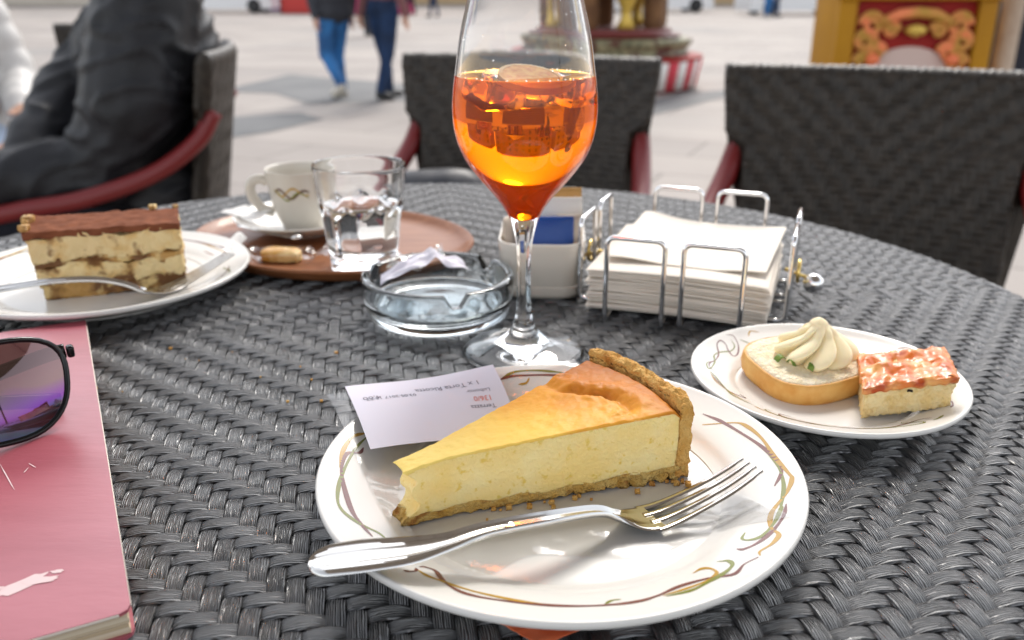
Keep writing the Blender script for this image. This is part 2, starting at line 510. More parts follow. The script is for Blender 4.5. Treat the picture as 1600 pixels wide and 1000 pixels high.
# ================================================================== CHAIRS
WICKER = pm('chair_wicker', (0.018, 0.0138, 0.010), rough=0.42, col2=(0.040, 0.031, 0.023), nscale=60, spec=0.4)
REDTUBE = pm('dark_red_tube', (0.165, 0.010, 0.010), rough=0.4, coat=0.1)
def chair_panel():
    """curved wicker back, V shaped twill, wrapped over the top edge"""
    W, Z0, Z1, P = 0.53, 0.42, 0.85, 0.0125
    nu = 200
    # vertical cross-section loop: front up, over the top, back down
    loop = []
    nz = 150
    for i in range(nz + 1): loop.append((Z0 + (Z1 - 0.016 - Z0) * i / nz, -0.016, 0))
    for i in range(1, 8):
        a = PI * i / 8; loop.append((Z1 - 0.016 + 0.016 * math.sin(a), -0.016 * math.cos(a), 1))
    for i in range(41): loop.append((Z1 - 0.016 - (Z1 - 0.016 - Z0) * i / 40, 0.016, 2))
    V = []
    for iu in range(nu + 1):
        s = iu / nu * 2 - 1
        edge = math.sqrt(max(0, 1 - max(0, (abs(s) - 0.955) / 0.045) ** 2)) * 0.85 + 0.15
        acc = 0.0; pz = None
        for (z, d, side) in loop:
            if pz is not None: acc += math.hypot(z - pz[0], d - pz[1])
            pz = (z, d)
            wid = W / 2 * (0.86 + 0.14 * sm(0.705, 0.735, z)) + 0.012 * sm(.72, .85, z)
            x = s * wid
            U = s * W / 2 / P; K = acc / P
            iu_, ik = int(math.floor(abs(U))), int(math.floor(K))
            over = ((ik - iu_) % 4) < 2
            fu, fk = abs(U) - iu_, K - ik
            hh = (math.sin(PI * fk) if over else math.sin(PI * fu)) ** .7 * 0.0042
            y0 = 0.205 + 0.16 * (z - 0.45) - 0.03 * s * s
            sg = -1 if side == 0 else (1 if side == 2 else 0)
            dd = d * edge + sg * hh
            zz = z + (hh if side == 1 else 0)
            V.append((x, y0 + dd, zz))
    n = len(loop); F = []
    for i in range(nu):
        for j in range(n - 1):
            F.append((i * n + j, i * n + j + 1, (i + 1) * n + j + 1, (i + 1) * n + j))
    F.append(tuple(range(n - 1, -1, -1))); F.append(tuple(nu * n + j for j in range(n)))
    m = MB(); m.add(V, F); return m
def make_chair(label):
    t = thing('wicker_chair', label, 'chair', (0, 0, 0), 'dark wicker cafe chairs')
    chair_panel().build('backrest', WICKER, t)
    m = MB()
    def seat(s, tt, h):
        x = (s - .5) * (0.48 - 0.02 * tt); y = -0.24 + 0.44 * tt
        z = 0.40 + 0.045 * h - (0.012 * math.cos((s - .5) * PI) * math.cos((tt - .5) * PI) if h > .5 else 0)
        return (x, y, z)
    m.block(seat, (24, 24, 2), amp=0.001, freq=120); m.build('seat', WICKER, t)
    for sx in (-1, 1):
        m = MB()
        P = spline([(sx * .238, .245, .725), (sx * .252, .20, .66), (sx * .268, .10, .595), (sx * .274, -.05, .548), (sx * .274, -.18, .53), (sx * .272, -.265, .505), (sx * .266, -.285, .43), (sx * .262, -.285, .2), (sx * .262, -.29, .0)], 6)
        m.tube(P, 0.0195, 12); m.build('arm', REDTUBE, t)
        m = MB(); m.tube([(sx * .20, .22, .43), (sx * .215, .245, .2), (sx * .225, .28, 0)], 0.016, 10); m.build('leg', REDTUBE, t)
    m = MB(); m.tube([(-.262, -.285, .385), (.262, -.285, .385)], 0.012, 8); m.tube([(-.21, .235, .385), (.21, .235, .385)], 0.012, 8)
    for sx in (-1, 1): m.tube([(sx * .262, -.285, .385), (sx * .21, .235, .385)], 0.012, 8)
    m.build('seat_frame', REDTUBE, t)
    return t
ch2 = make_chair('dark wicker chair with an empty seat behind the orange cocktail glass')
def put(t, back, ang, dz=0.0):
    # back = where the middle of the top edge of the backrest stands; ang = turn about z
    off = Matrix.Rotation(ang, 3, 'Z') @ Vector((0, 0.27, 0))
    t.location = (back[0] - off.x, back[1] - off.y, GZ + dz); t.rotation_euler = (0, 0, ang)
put(ch2, (0.040, 1.88), R(-17))
ch3 = dup(ch2, (0, 0, 0), 0, 'dark wicker chair at the right, behind the napkin holder, largest in view')
put(ch3, (0.662, 1.578), R(-22))
ch1 = dup(ch2, (0, 0, 0), 0, 'dark wicker chair the person in the black jacket sits on')
CH1A = R(-90 + 20)
put(ch1, (-0.69, 2.20), R(270) + R(12.5), 0.0)
ch4 = dup(ch2, (0, 0, 0), 0, 'empty wicker chair far behind, beyond the person in the black jacket')
put(ch4, (-1.53, 3.65), R(10), 0.0)

# ================================================================== PEOPLE
def capsules(segs, n=14):
    m = MB()
    for (p0, r0, p1, r1) in segs:
        p0, p1 = Vector(p0), Vector(p1)
        d = (p1 - p0); L = d.length
        d = d / L if L > 1e-6 else Vector((0, 0, 1))
        x = d.cross(Vector((0, 0, 1)) if abs(d.z) < .9 else Vector((0, 1, 0))).normalized(); y = d.cross(x)
        rings = []
        for k in range(5):
            a = PI / 2 * (1 - k / 5) ; rings.append((p0 - d * r0 * math.sin(a), r0 * math.cos(a) if k else r0 * .02))
        for k in range(0, 6):
            a = PI / 2 * k / 5; rings.append((p1 + d * r1 * math.sin(a), r1 * math.cos(a) if k < 5 else r1 * .02))
        m.rings([[c + x * (r * math.cos(2 * PI * q / n)) + y * (r * math.sin(2 * PI * q / n)) for q in range(n)] for c, r in rings])
    return m
SKIN = pm('skin', (0.52, 0.30, 0.21), rough=0.5, sss=0.15, sssr=0.01)
def person(name, label, parts, mats, base, voxel=0.012, fold_amp=0.006, group=None, smooth_it=6):
    """parts: list of (material index, p0, r0, p1, r1); one continuous voxel-joined body"""
    m = capsules([p[1:] for p in parts])
    o = m.build(name, mats[0], None, origin=base)
    md = o.modifiers.new('join', 'REMESH'); md.mode = 'VOXEL'; md.voxel_size = voxel; md.use_smooth_shade = True
    ms = o.modifiers.new('soft', 'SMOOTH'); ms.iterations = smooth_it; ms.factor = 0.5
    dg = bpy.context.evaluated_depsgraph_get()
    me = bpy.data.meshes.new_from_object(o.evaluated_get(dg))
    old = o.data; o.modifiers.clear(); o.data = me; bpy.data.meshes.remove(old)
    me.materials.clear()
    for q in mats: me.materials.append(q)
    nv = len(me.vertices); co = np.empty(nv * 3, np.float32); me.vertices.foreach_get('co', co); co = co.reshape(-1, 3) + np.array(base)
    def near(P):
        best = np.full(len(P), 1e9); bi = np.zeros(len(P), int)
        for (mi, p0, r0, p1, r1) in parts:
            a, d = np.array(p0), np.array(p1) - np.array(p0); L2 = max(1e-9, d @ d)
            t = np.clip(((P - a) @ d) / L2, 0, 1)
            dist = np.linalg.norm(P - (a + t[:, None] * d), axis=1) - (r0 + (r1 - r0) * t)
            k = dist < best; best[k] = dist[k]; bi[k] = mi
        return bi
    npoly = len(me.polygons); ce = np.empty(npoly * 3, np.float32); me.polygons.foreach_get('center', ce)
    me.polygons.foreach_set('material_index', near(ce.reshape(-1, 3) + np.array(base)).astype(np.int32))
    if fold_amp:
        no = np.empty(nv * 3, np.float32); me.vertices.foreach_get('normal', no); no = no.reshape(-1, 3)
        vi = near(co)
        for i in range(nv):
            if vi[i] in (0, 1):
                p = Vector(co[i]); q = Vector((p.x * 8 + p.z * 6, p.y * 5, p.z * 17 - p.x * 5)); q += mn.noise_vector(p * 6) * .7
                h = (1 - abs(mn.noise(q)) * 2.6) ** 2 * fold_amp + mn.noise(p * 5) * fold_amp * 1.1
                co[i] += no[i] * h
        me.vertices.foreach_set('co', (co - np.array(base)).astype(np.float32).ravel())
    me.shade_smooth(); me.update()
    tag(o, label, 'person', group)
    return o
def hand(parts, mi, wrist, d, side, s=1.0):
    """palm, four bent fingers of different length and a thumb from the side of the palm"""
    w, d = Vector(wrist), Vector(d).normalized(); sd_ = Vector(side).normalized(); dn = d.cross(sd_).normalized()
    parts.append((mi, w, .026 * s, w + d * .06 * s, .028 * s))
    parts.append((mi, w + d * .05 * s - sd_ * .02 * s, .016 * s, w + d * .075 * s + sd_ * .02 * s, .016 * s))
    for k, ln in enumerate((.066, .076, .070, .055)):
        a = w + d * .085 * s + sd_ * ((k - 1.5) * .020 * s)
        b_ = a + (d + dn * .35).normalized() * ln * .55 * s; c_ = b_ + (d + dn * 1.0).normalized() * ln * .5 * s
        parts.append((mi, a, .010 * s, b_, .009 * s)); parts.append((mi, b_, .009 * s, c_, .0075 * s))
    a = w + d * .025 * s - sd_ * .028 * s; b_ = a + (d - sd_ * 1.0).normalized() * .035 * s; c_ = b_ + (d - sd_ * .2).normalized() * .03 * s
    parts.append((mi, a, .013 * s, b_, .011 * s)); parts.append((mi, b_, .011 * s, c_, .009 * s))
def head(parts, ms, mh, c, fwd, s=1.0, longhair=False):
    c, fw = Vector(c), Vector(fwd).normalized(); up = Vector((0, 0, 1)); sd_ = fw.cross(up)
    P = lambda f, r_, u: c + fw * f * s + sd_ * r_ * s + up * u * s
    parts += [(ms, P(0, 0, .03), .088 * s, P(.02, 0, -.03), .074 * s), (ms, P(.04, 0, -.07), .050 * s, P(.065, 0, -.085), .032 * s),
              (ms, P(.095, 0, .012), .010 * s, P(.115, 0, -.022), .014 * s), (ms, P(.085, -.018, -.06), .009 * s, P(.085, .018, -.06), .009 * s)]
    for q in (-1, 1):
        parts += [(ms, P(-.005, q * .082, .01), .016 * s, P(-.005, q * .086, -.025), .012 * s),
                  (ms, P(.082, q * .030, .012), .011 * s, P(.083, q * .034, .012), .011 * s), (mh, P(.088, q * .02, .035), .007 * s, P(.082, q * .045, .033), .006 * s)]
    parts += [(mh, P(-.02, 0, .05), .094 * s, P(-.035, 0, .0), .088 * s), (mh, P(.03, 0, .085), .055 * s, P(-.05, 0, .06), .075 * s)]
    if longhair: parts.append((mh, P(-.06, 0, -.02), .075 * s, P(-.075, 0, -.2), .06 * s))

JACKET = pm('black_jacket', (0.0075, 0.0075, 0.009), rough=0.5, col2=(0.013, 0.013, 0.016), nscale=12, spec=0.42, bump=0.3, bscale=25, bdist=0.01)
TROUS = pm('dark_trousers', (0.018, 0.02, 0.03), rough=0.85)
HAIR = pm('dark_hair', (0.03, 0.018, 0.01), rough=0.5)
SHOE = pm('dark_shoe', (0.02, 0.02, 0.02), rough=0.5)
PUFF = pm('white_puffer', (0.50, 0.475, 0.45), rough=0.5, col2=(0.56, 0.54, 0.51), nscale=8)
JEANL = pm('pale_jeans', (0.38, 0.47, 0.60), rough=0.85, col2=(0.46, 0.54, 0.66), nscale=15)
JEANB = pm('blue_jeans', (0.035, 0.17, 0.42), rough=0.85, col2=(0.018, 0.075, 0.20), nscale=4, nlo=0.4, nhi=0.6)
JEAND = pm('navy_jeans', (0.010, 0.035, 0.10), rough=0.85, col2=(0.006, 0.018, 0.05), nscale=6)
GREYJ = pm('charcoal_jacket', (0.035, 0.037, 0.045), rough=0.8)
TOPR = pm('dusty_red_top', (0.20, 0.085, 0.085), rough=0.85)
WSHOE = pm('beige_trainer', (0.55, 0.50, 0.42), rough=0.7)

# --- person in the black jacket, seated in chair 1, facing left
F1 = Vector((-0.94, -0.34, 0)); S1 = Vector((0.34, -0.94, 0))          # facing; towards our side
hip = Vector((-0.90, 2.20, -0.28))
def B(f, s_, z): return tuple(hip + F1 * f + S1 * s_ + Vector((0, 0, z)))
P1 = []
J = 0
P1 += [(J, B(.0, -.09, .02), .145, B(.0, .09, .02), .145), (J, B(.01, -.07, .16), .155, B(.01, .08, .16), .155),
       (J, B(-.03, -.10, .36), .145, B(-.03, .10, .36), .150), (J, B(-.05, -.15, .47), .095, B(-.05, .15, .47), .100),
       (J, B(.07, -.05, .10), .13, B(.03, -.03, .35), .13), (J, B(-.03, 0, .53), .085, B(.0, 0, .60), .075)]
sh = B(-.03, .185, .45); el = (-0.938, 1.98, -0.175); wr = (-1.186, 1.88, -0.20)
P1 += [(J, sh, .118, (-0.85, 1.99, -.03), .118), (J, (-0.85, 1.99, -.03), .118, el, .094), (J, el, .092, wr, .062)]
sh2 = B(.0, -.19, .45); el2 = (-1.08, 2.15, -.045); wr2 = (-1.10, 1.98, -.145)
P1 += [(J, sh2, .095, el2, .080), (J, el2, .078, wr2, .055), (J, B(.10, -.02, .05), .14, B(.20, 0, .02), .12), (J, B(.06, -.06, .34), .11, B(.10, -.06, .12), .12)]
for q in (-1, 1):
    kn = B(.42, q * .11, -.02); an = B(.40, q * .12, -.40)
    P1 += [(1, B(.02, q * .10, -.03), .10, kn, .078), (1, kn, .072, an, .05), (4, an, .05, B(.44, q * .12, -.455), .04), (4, B(.42, q * .12, -.455), .04, B(.56, q * .13, -.46), .034)]
hand(P1, 2, Vector(wr) + Vector((-.04, -.02, 0)), (-.95, -.3, -.05), (.2, -.9, .1)); hand(P1, 2, wr2, F1, S1)
P1 += [(2, B(-.0, 0, .60), .058, B(.02, 0, .66), .056)]
head(P1, 2, 3, B(.04, 0, .775), F1)
person('person', 'person in a black jacket sitting sideways at the neighbouring place, cut off at the neck', P1, [JACKET, TROUS, SKIN, HAIR, SHOE], (hip.x, hip.y, GZ), voxel=0.009, fold_amp=0.009, smooth_it=5)

# --- person in the white quilted jacket, seated at the far left
F2 = Vector((0.75, -0.66, 0)); S2 = Vector((0.66, 0.75, 0)); h2 = Vector((-1.93, 2.95, -0.30))
def B2(f, s_, z): return tuple(h2 + F2 * f + S2 * s_ + Vector((0, 0, z)))
P2 = []
for k in range(7):
    z = .08 + k * .078
    ra, rb = (.185, .115) if k < 6 else (.13, .08)
    P2.append((0, B2(.02, -.10, z), .08, B2(.02, .10, z), .08))
    for j in range(12):
        a0, a1 = 2 * PI * j / 12, 2 * PI * (j + 1) / 12
        P2.append((0, B2(.02 + rb * math.sin(a0), ra * math.cos(a0), z), .042, B2(.02 + rb * math.sin(a1), ra * math.cos(a1), z), .042))
for q in (-1, 1):
    a, e_, w = Vector(B2(0, q * .20, .50)), Vector(B2(.08, q * .25, .22)), Vector(B2(.30, q * .16, .14))
    for k in range(4): P2.append((0, a.lerp(e_, k / 3.6), .070, a.lerp(e_, k / 3.6 + .02), .070))
    for k in range(4): P2.append((0, e_.lerp(w, k / 3.6), .064 - k * .003, e_.lerp(w, k / 3.6 + .02), .064 - k * .003))
    P2 += [(0, a, .045, e_, .045), (0, e_, .045, w, .04)]
    kn = B2(.44, q * .10, .0); an = B2(.42, q * .11, -.38)
    P2 += [(1, B2(.02, q * .10, 0), .10, kn, .075), (1, kn, .07, an, .05), (4, an, .045, B2(.54, q * .12, -.435), .034)]
    hand(P2, 2, w, F2, S2 * q)
P2 += [(2, B2(0, 0, .56), .055, B2(.01, 0, .66), .052)]
head(P2, 2, 3, B2(.03, 0, .76), F2, longhair=True)
person('person', 'person in a white quilted jacket and pale jeans at the left edge, blurred', P2, [PUFF, JEANL, SKIN, HAIR, WSHOE], (h2.x, h2.y, GZ), voxel=0.012, fold_amp=0.0, smooth_it=2)
ch5 = dup(ch2, (0, 0, 0), 0, 'wicker chair under the person in the white quilted jacket')
put(ch5, (h2.x - F2.x * .20, h2.y - F2.y * .20), math.atan2(F2.x, -F2.y), 0.0)

# --- two people walking away across the square
def walker(label, base, yaw, mats, stride, s, hem=.88):
    bx, by = base
    fw = Vector((math.sin(yaw), math.cos(yaw), 0)); sd_ = Vector((math.cos(yaw), -math.sin(yaw), 0))
    def Q(f, r_, z): return tuple(Vector((bx, by, GZ)) + fw * f * s + sd_ * r_ * s + Vector((0, 0, z * s)))
    P = []
    P += [(0, Q(0, -.08, max(1.0, hem)), .13, Q(0, .08, max(1.0, hem)), .13), (0, Q(0, -.09, 1.22), .125, Q(0, .09, 1.22), .125), (0, Q(0, -.14, 1.38), .07, Q(0, .14, 1.38), .07),
          (0, Q(0, -.08, hem), .125, Q(0, .08, hem), .125), (1, Q(0, -.06, .90), .105, Q(0, .06, .90), .105)]
    for q, (kf, kz, af, az, toe) in zip((-1, 1), stride):
        hp, kn, an = Q(0, q * .09, .84), Q(kf, q * .10, kz), Q(af, q * .095, az)
        P += [(1, hp, .098, kn, .066), (1, kn, .062, an, .045)]
        P += [(4, an, .042, Q(af - .03 + toe[0] * .2, q * .095, az - .045), .04), (4, Q(af - .02, q * .095, az - .05), .042, Q(af + toe[0], q * .10, az + toe[1]), .034)]
    for q in (-1, 1):
        s0, e0, w0 = Q(0, q * .20, 1.37), Q(-.03 * q, q * .26, 1.08), Q(.06 * q, q * .27, .83)
        P += [(0, s0, .062, e0, .05), (0, e0, .047, w0, .036)]
        hand(P, 2, w0, (0, 0, -1), fw, s)
    P += [(2, Q(0, 0, 1.42), .05, Q(0, 0, 1.52), .05)]
    head(P, 2, 3, Q(0, 0, 1.63), fw, s)
    return person('person', label, P, mats, (bx, by, GZ), voxel=0.014, fold_amp=0.004, smooth_it=3)
walker('person walking away in bright blue jeans, beige trainers and dark jacket', (-1.66, 8.50), R(-48),
       [GREYJ, JEANB, SKIN, HAIR, WSHOE], ((.04, .45, -.17, .17, (.09, -.13)), (.10, .46, .05, .09, (.17, -.06))), 0.90)
walker('person walking away in slim navy jeans and dull maroon top', (-1.19, 8.42), R(40),
       [TOPR, JEAND, SKIN, HAIR, SHOE], ((.09, .46, .13, .09, (.16, -.06)), (-.05, .45, -.16, .11, (.14, -.08))), 0.92, 1.08)
walker('person in dark clothes standing by the right edge beyond the panel', (3.62, 6.6), R(200),
       [GREYJ, TROUS, SKIN, HAIR, SHOE], ((.02, .45, .0, .09, (.17, -.06)), (-.02, .45, .0, .09, (.16, -.06))), 0.95)
walker('person in dark clothes far behind, between the two walkers', (-3.15, 20.0), R(10),
       [GREYJ, TROUS, SKIN, HAIR, SHOE], ((.10, .45, .12, .09, (.17, -.06)), (-.08, .45, -.22, .14, (.12, -.10))), 1.0)

wk = [o for o in COL.objects if o.name.startswith('person') and o.get('category') == 'person'][-4:]
for src, x, y, rz, lb in ((0, 9.2, 33.0, 2.4, 'tiny person far across the square, just left of the yellow booth'), (1, 9.8, 34.0, -.7, 'tiny person in navy jeans far across the square near the white car'),
                          (3, -4.0, 36.0, .9, 'tiny dark figure far across the square by the magenta stall'), (1, -2.9, 34.0, 2.0, 'tiny person far across the square, left of the cocktail glass')):
    o = wk[src].copy(); COL.objects.link(o); o.location = (x, y, GZ); o.rotation_euler = (0, 0, rz); tag(o, lb, 'person')
# ================================================================== BACKGROUND OBJECTS
# --- stone basin stand with striped skirt
REDC = pm('red_cloth', (0.55, 0.05, 0.07), rough=0.85)
WHTC = pm('white_cloth', (0.74, 0.71, 0.67), rough=0.85)
MOSS = pm('mossy_metal', (0.10, 0.10, 0.055), rough=0.55, col2=(0.36, 0.34, 0.20), nscale=14, col3=(0.10, 0.025, 0.02), nscale3=6, n3=(.5, .62), bump=.5, bscale=20, bdist=.02)
WOODB = pm('brown_wood', (0.13, 0.06, 0.025), rough=0.6, col2=(0.22, 0.11, 0.045), nscale=9)
GOLD = pm('gold_paint', (0.62, 0.42, 0.08), rough=0.35, metal=0.4)
GOLDY = pm('yellow_ochre_paint', (0.40, 0.185, 0.003), rough=0.6, spec=.3, col2=(0.33, 0.145, 0.003), nscale=3)
DRED = pm('deep_red_paint', (0.30, 0.010, 0.006), rough=0.6, spec=.3, col2=(0.24, 0.008, 0.006), nscale=4)
PEACH = pm('peach_paint', (0.60, 0.24, 0.07), rough=0.6, spec=.3, col2=(0.42, 0.24, 0.04), nscale=14, col3=(0.75, 0.22, 0.09), nscale3=9, n3=(.5, .6))
PINKW = pm('pale_pink_paint', (0.56, 0.42, 0.37), rough=0.6)
SX, SY = 0.98, 9.6
st = thing('market_stand', 'round stand with red and white striped skirt and mossy tiered top', 'stand', (SX, SY, GZ))
n = 44
for k in range(n):
    m = MB(); a0, a1 = 2 * PI * k / n, 2 * PI * (k + 1) / n
    def f(u, v, a0=a0, a1=a1):
        a = a0 + (a1 - a0) * u; r = 1.02 + .02 * math.sin(u * PI) - .05 * (1 - v)
        return (SX + r * math.cos(a), SY + r * math.sin(a), GZ + .035 + .27 * v)
    m.grid(f, 3, 2, two=(0.004 * math.cos((a0 + a1) / 2), 0.004 * math.sin((a0 + a1) / 2), 0))
    m.build('red_stripe' if k % 2 else 'white_stripe', REDC if k % 2 else WHTC, st)
m = MB(); m.lathe([(0, .0), (.90, .0), (.90, .30), (1.03, .305), (1.03, .335), (.86, .345), (.86, .345), (.0, .345)], (SX, SY, GZ), 56); m.build('base', DRED, st, ang=40)
m = MB(); m.lathe([(.0, .347), (.84, .347), (.88, .36), (.85, .40), (.90, .46), (.90, .50), (.84, .515), (0, .515)], (SX, SY, GZ), 56, rf=lambda a, z: 1 + .012 * math.sin(22 * a)); m.build('tier', MOSS, st, ang=50)
m = MB(); m.lathe([(0, .517), (.78, .517), (.80, .54), (.70, .56), (.68, .60), (0, .60)], (SX, SY, GZ), 48); m.build('top_ring', pm('maroon_paint', (.16, .03, .025), rough=.5), st, ang=40)
for k in range(9):
    a = 2 * PI * k / 9 + .1; cx, cy = SX + .55 * math.cos(a), SY + .55 * math.sin(a)
    m = MB(); m.lathe([(.06, .60), (.10, .62), (.055, .70), (.05, .78), (.12, .92), (.15, 1.05), (.13, 1.15), (.0, 1.16)] if k % 2 else [(.09, .60), (.11, .64), (.11, 1.1), (.13, 1.15), (0, 1.16)], (cx, cy, GZ), 16)
    m.build('baluster' if k % 2 else 'post', GOLD if k % 2 else WOODB, st)
m = MB(); m.lathe([(0, 1.165), (.9, 1.165), (.95, 1.2), (.6, 1.3), (.2, 1.55), (0, 1.6)], (SX, SY, GZ), 40); m.build('cover', MOSS, st, ang=40)

# --- yellow and red ornate panel (fairground booth)
CX, CY, CA = 2.295, 5.2, R(-4)
cab = thing('fairground_booth', 'ornate yellow and red booth with peach scrollwork and pink arch', 'booth', (CX, CY, GZ))
def CB(x, z, d): return (CX + x * math.cos(CA) - d * math.sin(CA), CY + x * math.sin(CA) + d * math.cos(CA), GZ + z)
def cbox(x, z, d, w, h, t, mat, name, par=cab, bev=0.01):
    m = MB(); m.box(CB(x, z, d), (w, t, h), CA, bev=bev); return m.build(name, mat, par, ang=40)
cbox(0, .48, .30, .84, .96, .54, GOLDY, 'body')
for sx in (-1, 1): cbox(sx * .385, .46, .0, .10, .92, .06, GOLDY, 'side_post')
cbox(0, .965, -.0, .90, .09, .10, GOLDY, 'cornice')
cbox(0, .05, -.0, .90, .10, .10, GOLDY, 'plinth')
cbox(0, .51, .022, .68, .82, .012, DRED, 'red_panel', bev=.003)
m = MB()
arch = [CB(.30 * math.cos(PI * k / 16) * .9, .44 + .27 * math.sin(PI * k / 16), .005) for k in range(17)]
poly = [CB(-.27, .11, .0)] + [CB(-.27 * math.cos(PI * k / 16) if 0 else .27 * math.cos(PI - PI * k / 16), .40 + .27 * math.sin(PI * k / 16) ** .8, .0) for k in range(17)] + [CB(.27, .11, .0)]
m.add(poly + [(p[0] + .012 * math.sin(CA), p[1] + .014, p[2]) for p in poly], [tuple(reversed(range(len(poly))))] + [(i, (i + 1) % len(poly), len(poly) + (i + 1) % len(poly), len(poly) + i) for i in range(len(poly))])
m.build('pink_arch', PINKW, cab, ang=30)
m = MB(); m.tube([CB(-.19, .80, -.02), CB(-.10, .845, -.03), CB(0, .855, -.03), CB(.10, .845, -.03), CB(.19, .80, -.02)], .03, 12); m.build('scroll_bar', PEACH, cab)
def scroll(cx, cz, sgn, r0, turns=1.6):
    m = MB(); P = []
    for k in range(40):
        a = k / 39 * turns * 2 * PI; r = r0 * (1 - k / 39 * .8)
        P.append(CB(cx + sgn * r * math.cos(a), cz + r * math.sin(a), -.01 - .015 * k / 39))
    m.tube(P, [.022 * (1 - k / 39 * .4) for k in range(40)], 8); m.build('scroll', PEACH, cab)
for sx in (-1, 1):
    scroll(sx * .24, .79, sx, .065); scroll(sx * .27, .70, -sx, .06); scroll(sx * .26, .58, sx, .055); scroll(sx * .20, .64, -sx, .05); scroll(sx * .29, .47, sx, .045); scroll(sx * .13, .76, -sx, .04)
    m = MB(); m.lathe([(0, -.035), (.035, -.02), (.04, 0), (.03, .025), (0, .035)], CB(sx * .22, .60, -.04), 14); m.build('rosette', pm('coral_paint', (.72, .17, .06), rough=.5), cab)
m = MB(); m.lathe([(0, -.04), (.05, -.02), (.06, 0), (.05, .02), (0, .035)], CB(0, .76, -.03), 16); m.build('keystone', GOLD, cab)

# --- beige bollard, striped parcel beside the booth
b_ = MB(); b_.lathe([(.08, 0), (.08, .04), (.062, .06), (.058, .9), (.075, .93), (.06, 1.0), (0, 1.03)], (2.92, 5.35, GZ), 24)
tag(b_.build('stone_post', pm('beige_stone', (.42, .32, .24), rough=.8, col2=(.5, .4, .31), nscale=10), origin=(2.92, 5.35, GZ), ang=40), 'slim beige stone post right of the yellow booth', 'post')

# --- vehicles and stalls at the far side of the square
WPAINT = pm('white_car_paint', (0.78, 0.78, 0.78), rough=0.2, coat=0.5)
BPAINT = pm('blue_car_paint', (0.05, 0.12, 0.26), rough=0.2, coat=0.5)
TYRE = pm('tyre', (0.02, 0.02, 0.02), rough=0.8)
DGLASS = pm('car_window', (0.03, 0.04, 0.05), rough=0.05, spec=0.8)
LAMP = pm('tail_lamp', (0.5, 0.02, 0.02), rough=0.2)
def make_car(label, paint, van=False):
    t = thing('parked_van' if van else 'parked_car', label, 'van' if van else 'car')
    prof = [(-2.2, .16), (-2.25, .7), (-2.1, .95), (-1.5, 1.0), (-1.0, 1.45), (.9, 1.48), (1.6, 1.02), (2.15, .92), (2.2, .18)] if not van else \
           [(-2.3, .18), (-2.32, .8), (-2.25, 1.95), (-2.1, 2.05), (1.1, 2.05), (1.6, 1.25), (2.25, 1.05), (2.3, .4)]
    rings = []
    for y, s_ in ((-.82, .93), (-.85, 1.0), (.85, 1.0), (.82, .93)): rings.append([(x * (.99 if s_ < 1 else 1), y, z if s_ == 1 else .2 + (z - .2) * .96) for x, z in prof])
    m = MB(); m.rings(rings); m.build('body', paint, t, ang=30)
    for sx in (-1.4, 1.4):
        for sy in (-.8, .8):
            m = MB(); M = Matrix.Translation((sx, sy * .95, .30)) @ Matrix.Rotation(PI / 2, 4, 'X')
            mm = MB(); mm.lathe([(0, -.1), (.26, -.1), (.30, -.07), (.30, .07), (.26, .1), (0, .1)], (0, 0, 0), 20)
            m.add([tuple(M @ Vector(p)) for p in mm.v], mm.f); w = m.build('wheel', TYRE, t, ang=40)
            r_ = MB(); mm = MB(); mm.lathe([(0, -.106), (.18, -.106), (.19, .0), (.18, .106), (0, .106)], (0, 0, 0), 16); r_.add([tuple(M @ Vector(p)) for p in mm.v], mm.f); r_.build('rim', FRAME, w, ang=40)
    for sy in (-1, 1):
        m = MB(); m.box((-.1 if not van else .6, sy * .855, 1.22 if not van else 1.55), (1.6 if not van else .9, .02, .34 if not van else .5), bev=.008); m.build('window', DGLASS, t)
        m = MB(); m.box((-2.22, sy * .6, .75), (.06, .2, .14), bev=.01); m.build('tail_light', LAMP, t)
    return t
c0 = make_car('white car parked far across the square, nearest the yellow booth', WPAINT); c0.location = (11.4, 37, GZ); c0.rotation_euler = (0, 0, R(8)); c0['group'] = 'cars parked across the square'
c1 = dup(c0, (6.6, 41.0, GZ), R(5), 'white car parked far across the square, left of its white neighbour')
v0 = make_car('pale blue delivery van parked far behind the striped stand', BPAINT, True); v0.location = (4.2, 44, GZ); v0['group'] = 'cars parked across the square'
c2 = dup(c0, (-12.4, 40, GZ), R(0), 'white car parked far behind the person in the black jacket')
AWN = [pm('magenta_awning', (.55, .05, .16), rough=.8), pm('violet_awning', (.24, .10, .32), rough=.8), pm('red_awning', (.55, .06, .05), rough=.8)]
def stall(x, y, mat, label):
    t = thing('market_stall', label, 'stall', (x, y, GZ), 'market stalls across the square')
    m = MB(); m.box((x, y, GZ + .45), (2.6, 1.2, .88), bev=.02); m.build('counter', mat, t, ang=40)
    for sx in (-1, 1):
        for sy in (-1, 1):
            m = MB(); m.tube([(x + sx * 1.25, y + sy * .7, GZ), (x + sx * 1.25, y + sy * .7, GZ + 2.3)], .03, 8); m.build('pole', FRAME, t)
    m = MB()
    m.add([(x - 1.5, y - 1, GZ + 2.2), (x + 1.5, y - 1, GZ + 2.2), (x + 1.5, y + 1, GZ + 2.2), (x - 1.5, y + 1, GZ + 2.2), (x, y, GZ + 3.0)], [(0, 1, 4), (1, 2, 4), (2, 3, 4), (3, 0, 4), (3, 2, 1, 0)]); m.build('canopy', mat, t, smooth=False)
stall(-5.4, 38, AWN[0], 'far market stall with magenta counter, right of the walkers')
stall(-8.4, 39, AWN[2], 'far market stall with red counter, just left of the magenta stall')
stall(-11.6 + 1.4, 44, AWN[1], 'far market stall with violet counter above the left walker')
FAC = pm('pale_plaster', (0.50, 0.44, 0.36), rough=0.9, col2=(0.56, 0.50, 0.42), nscale=.4)
ROOF = pm('roof_tile', (0.28, 0.11, 0.06), rough=0.9)
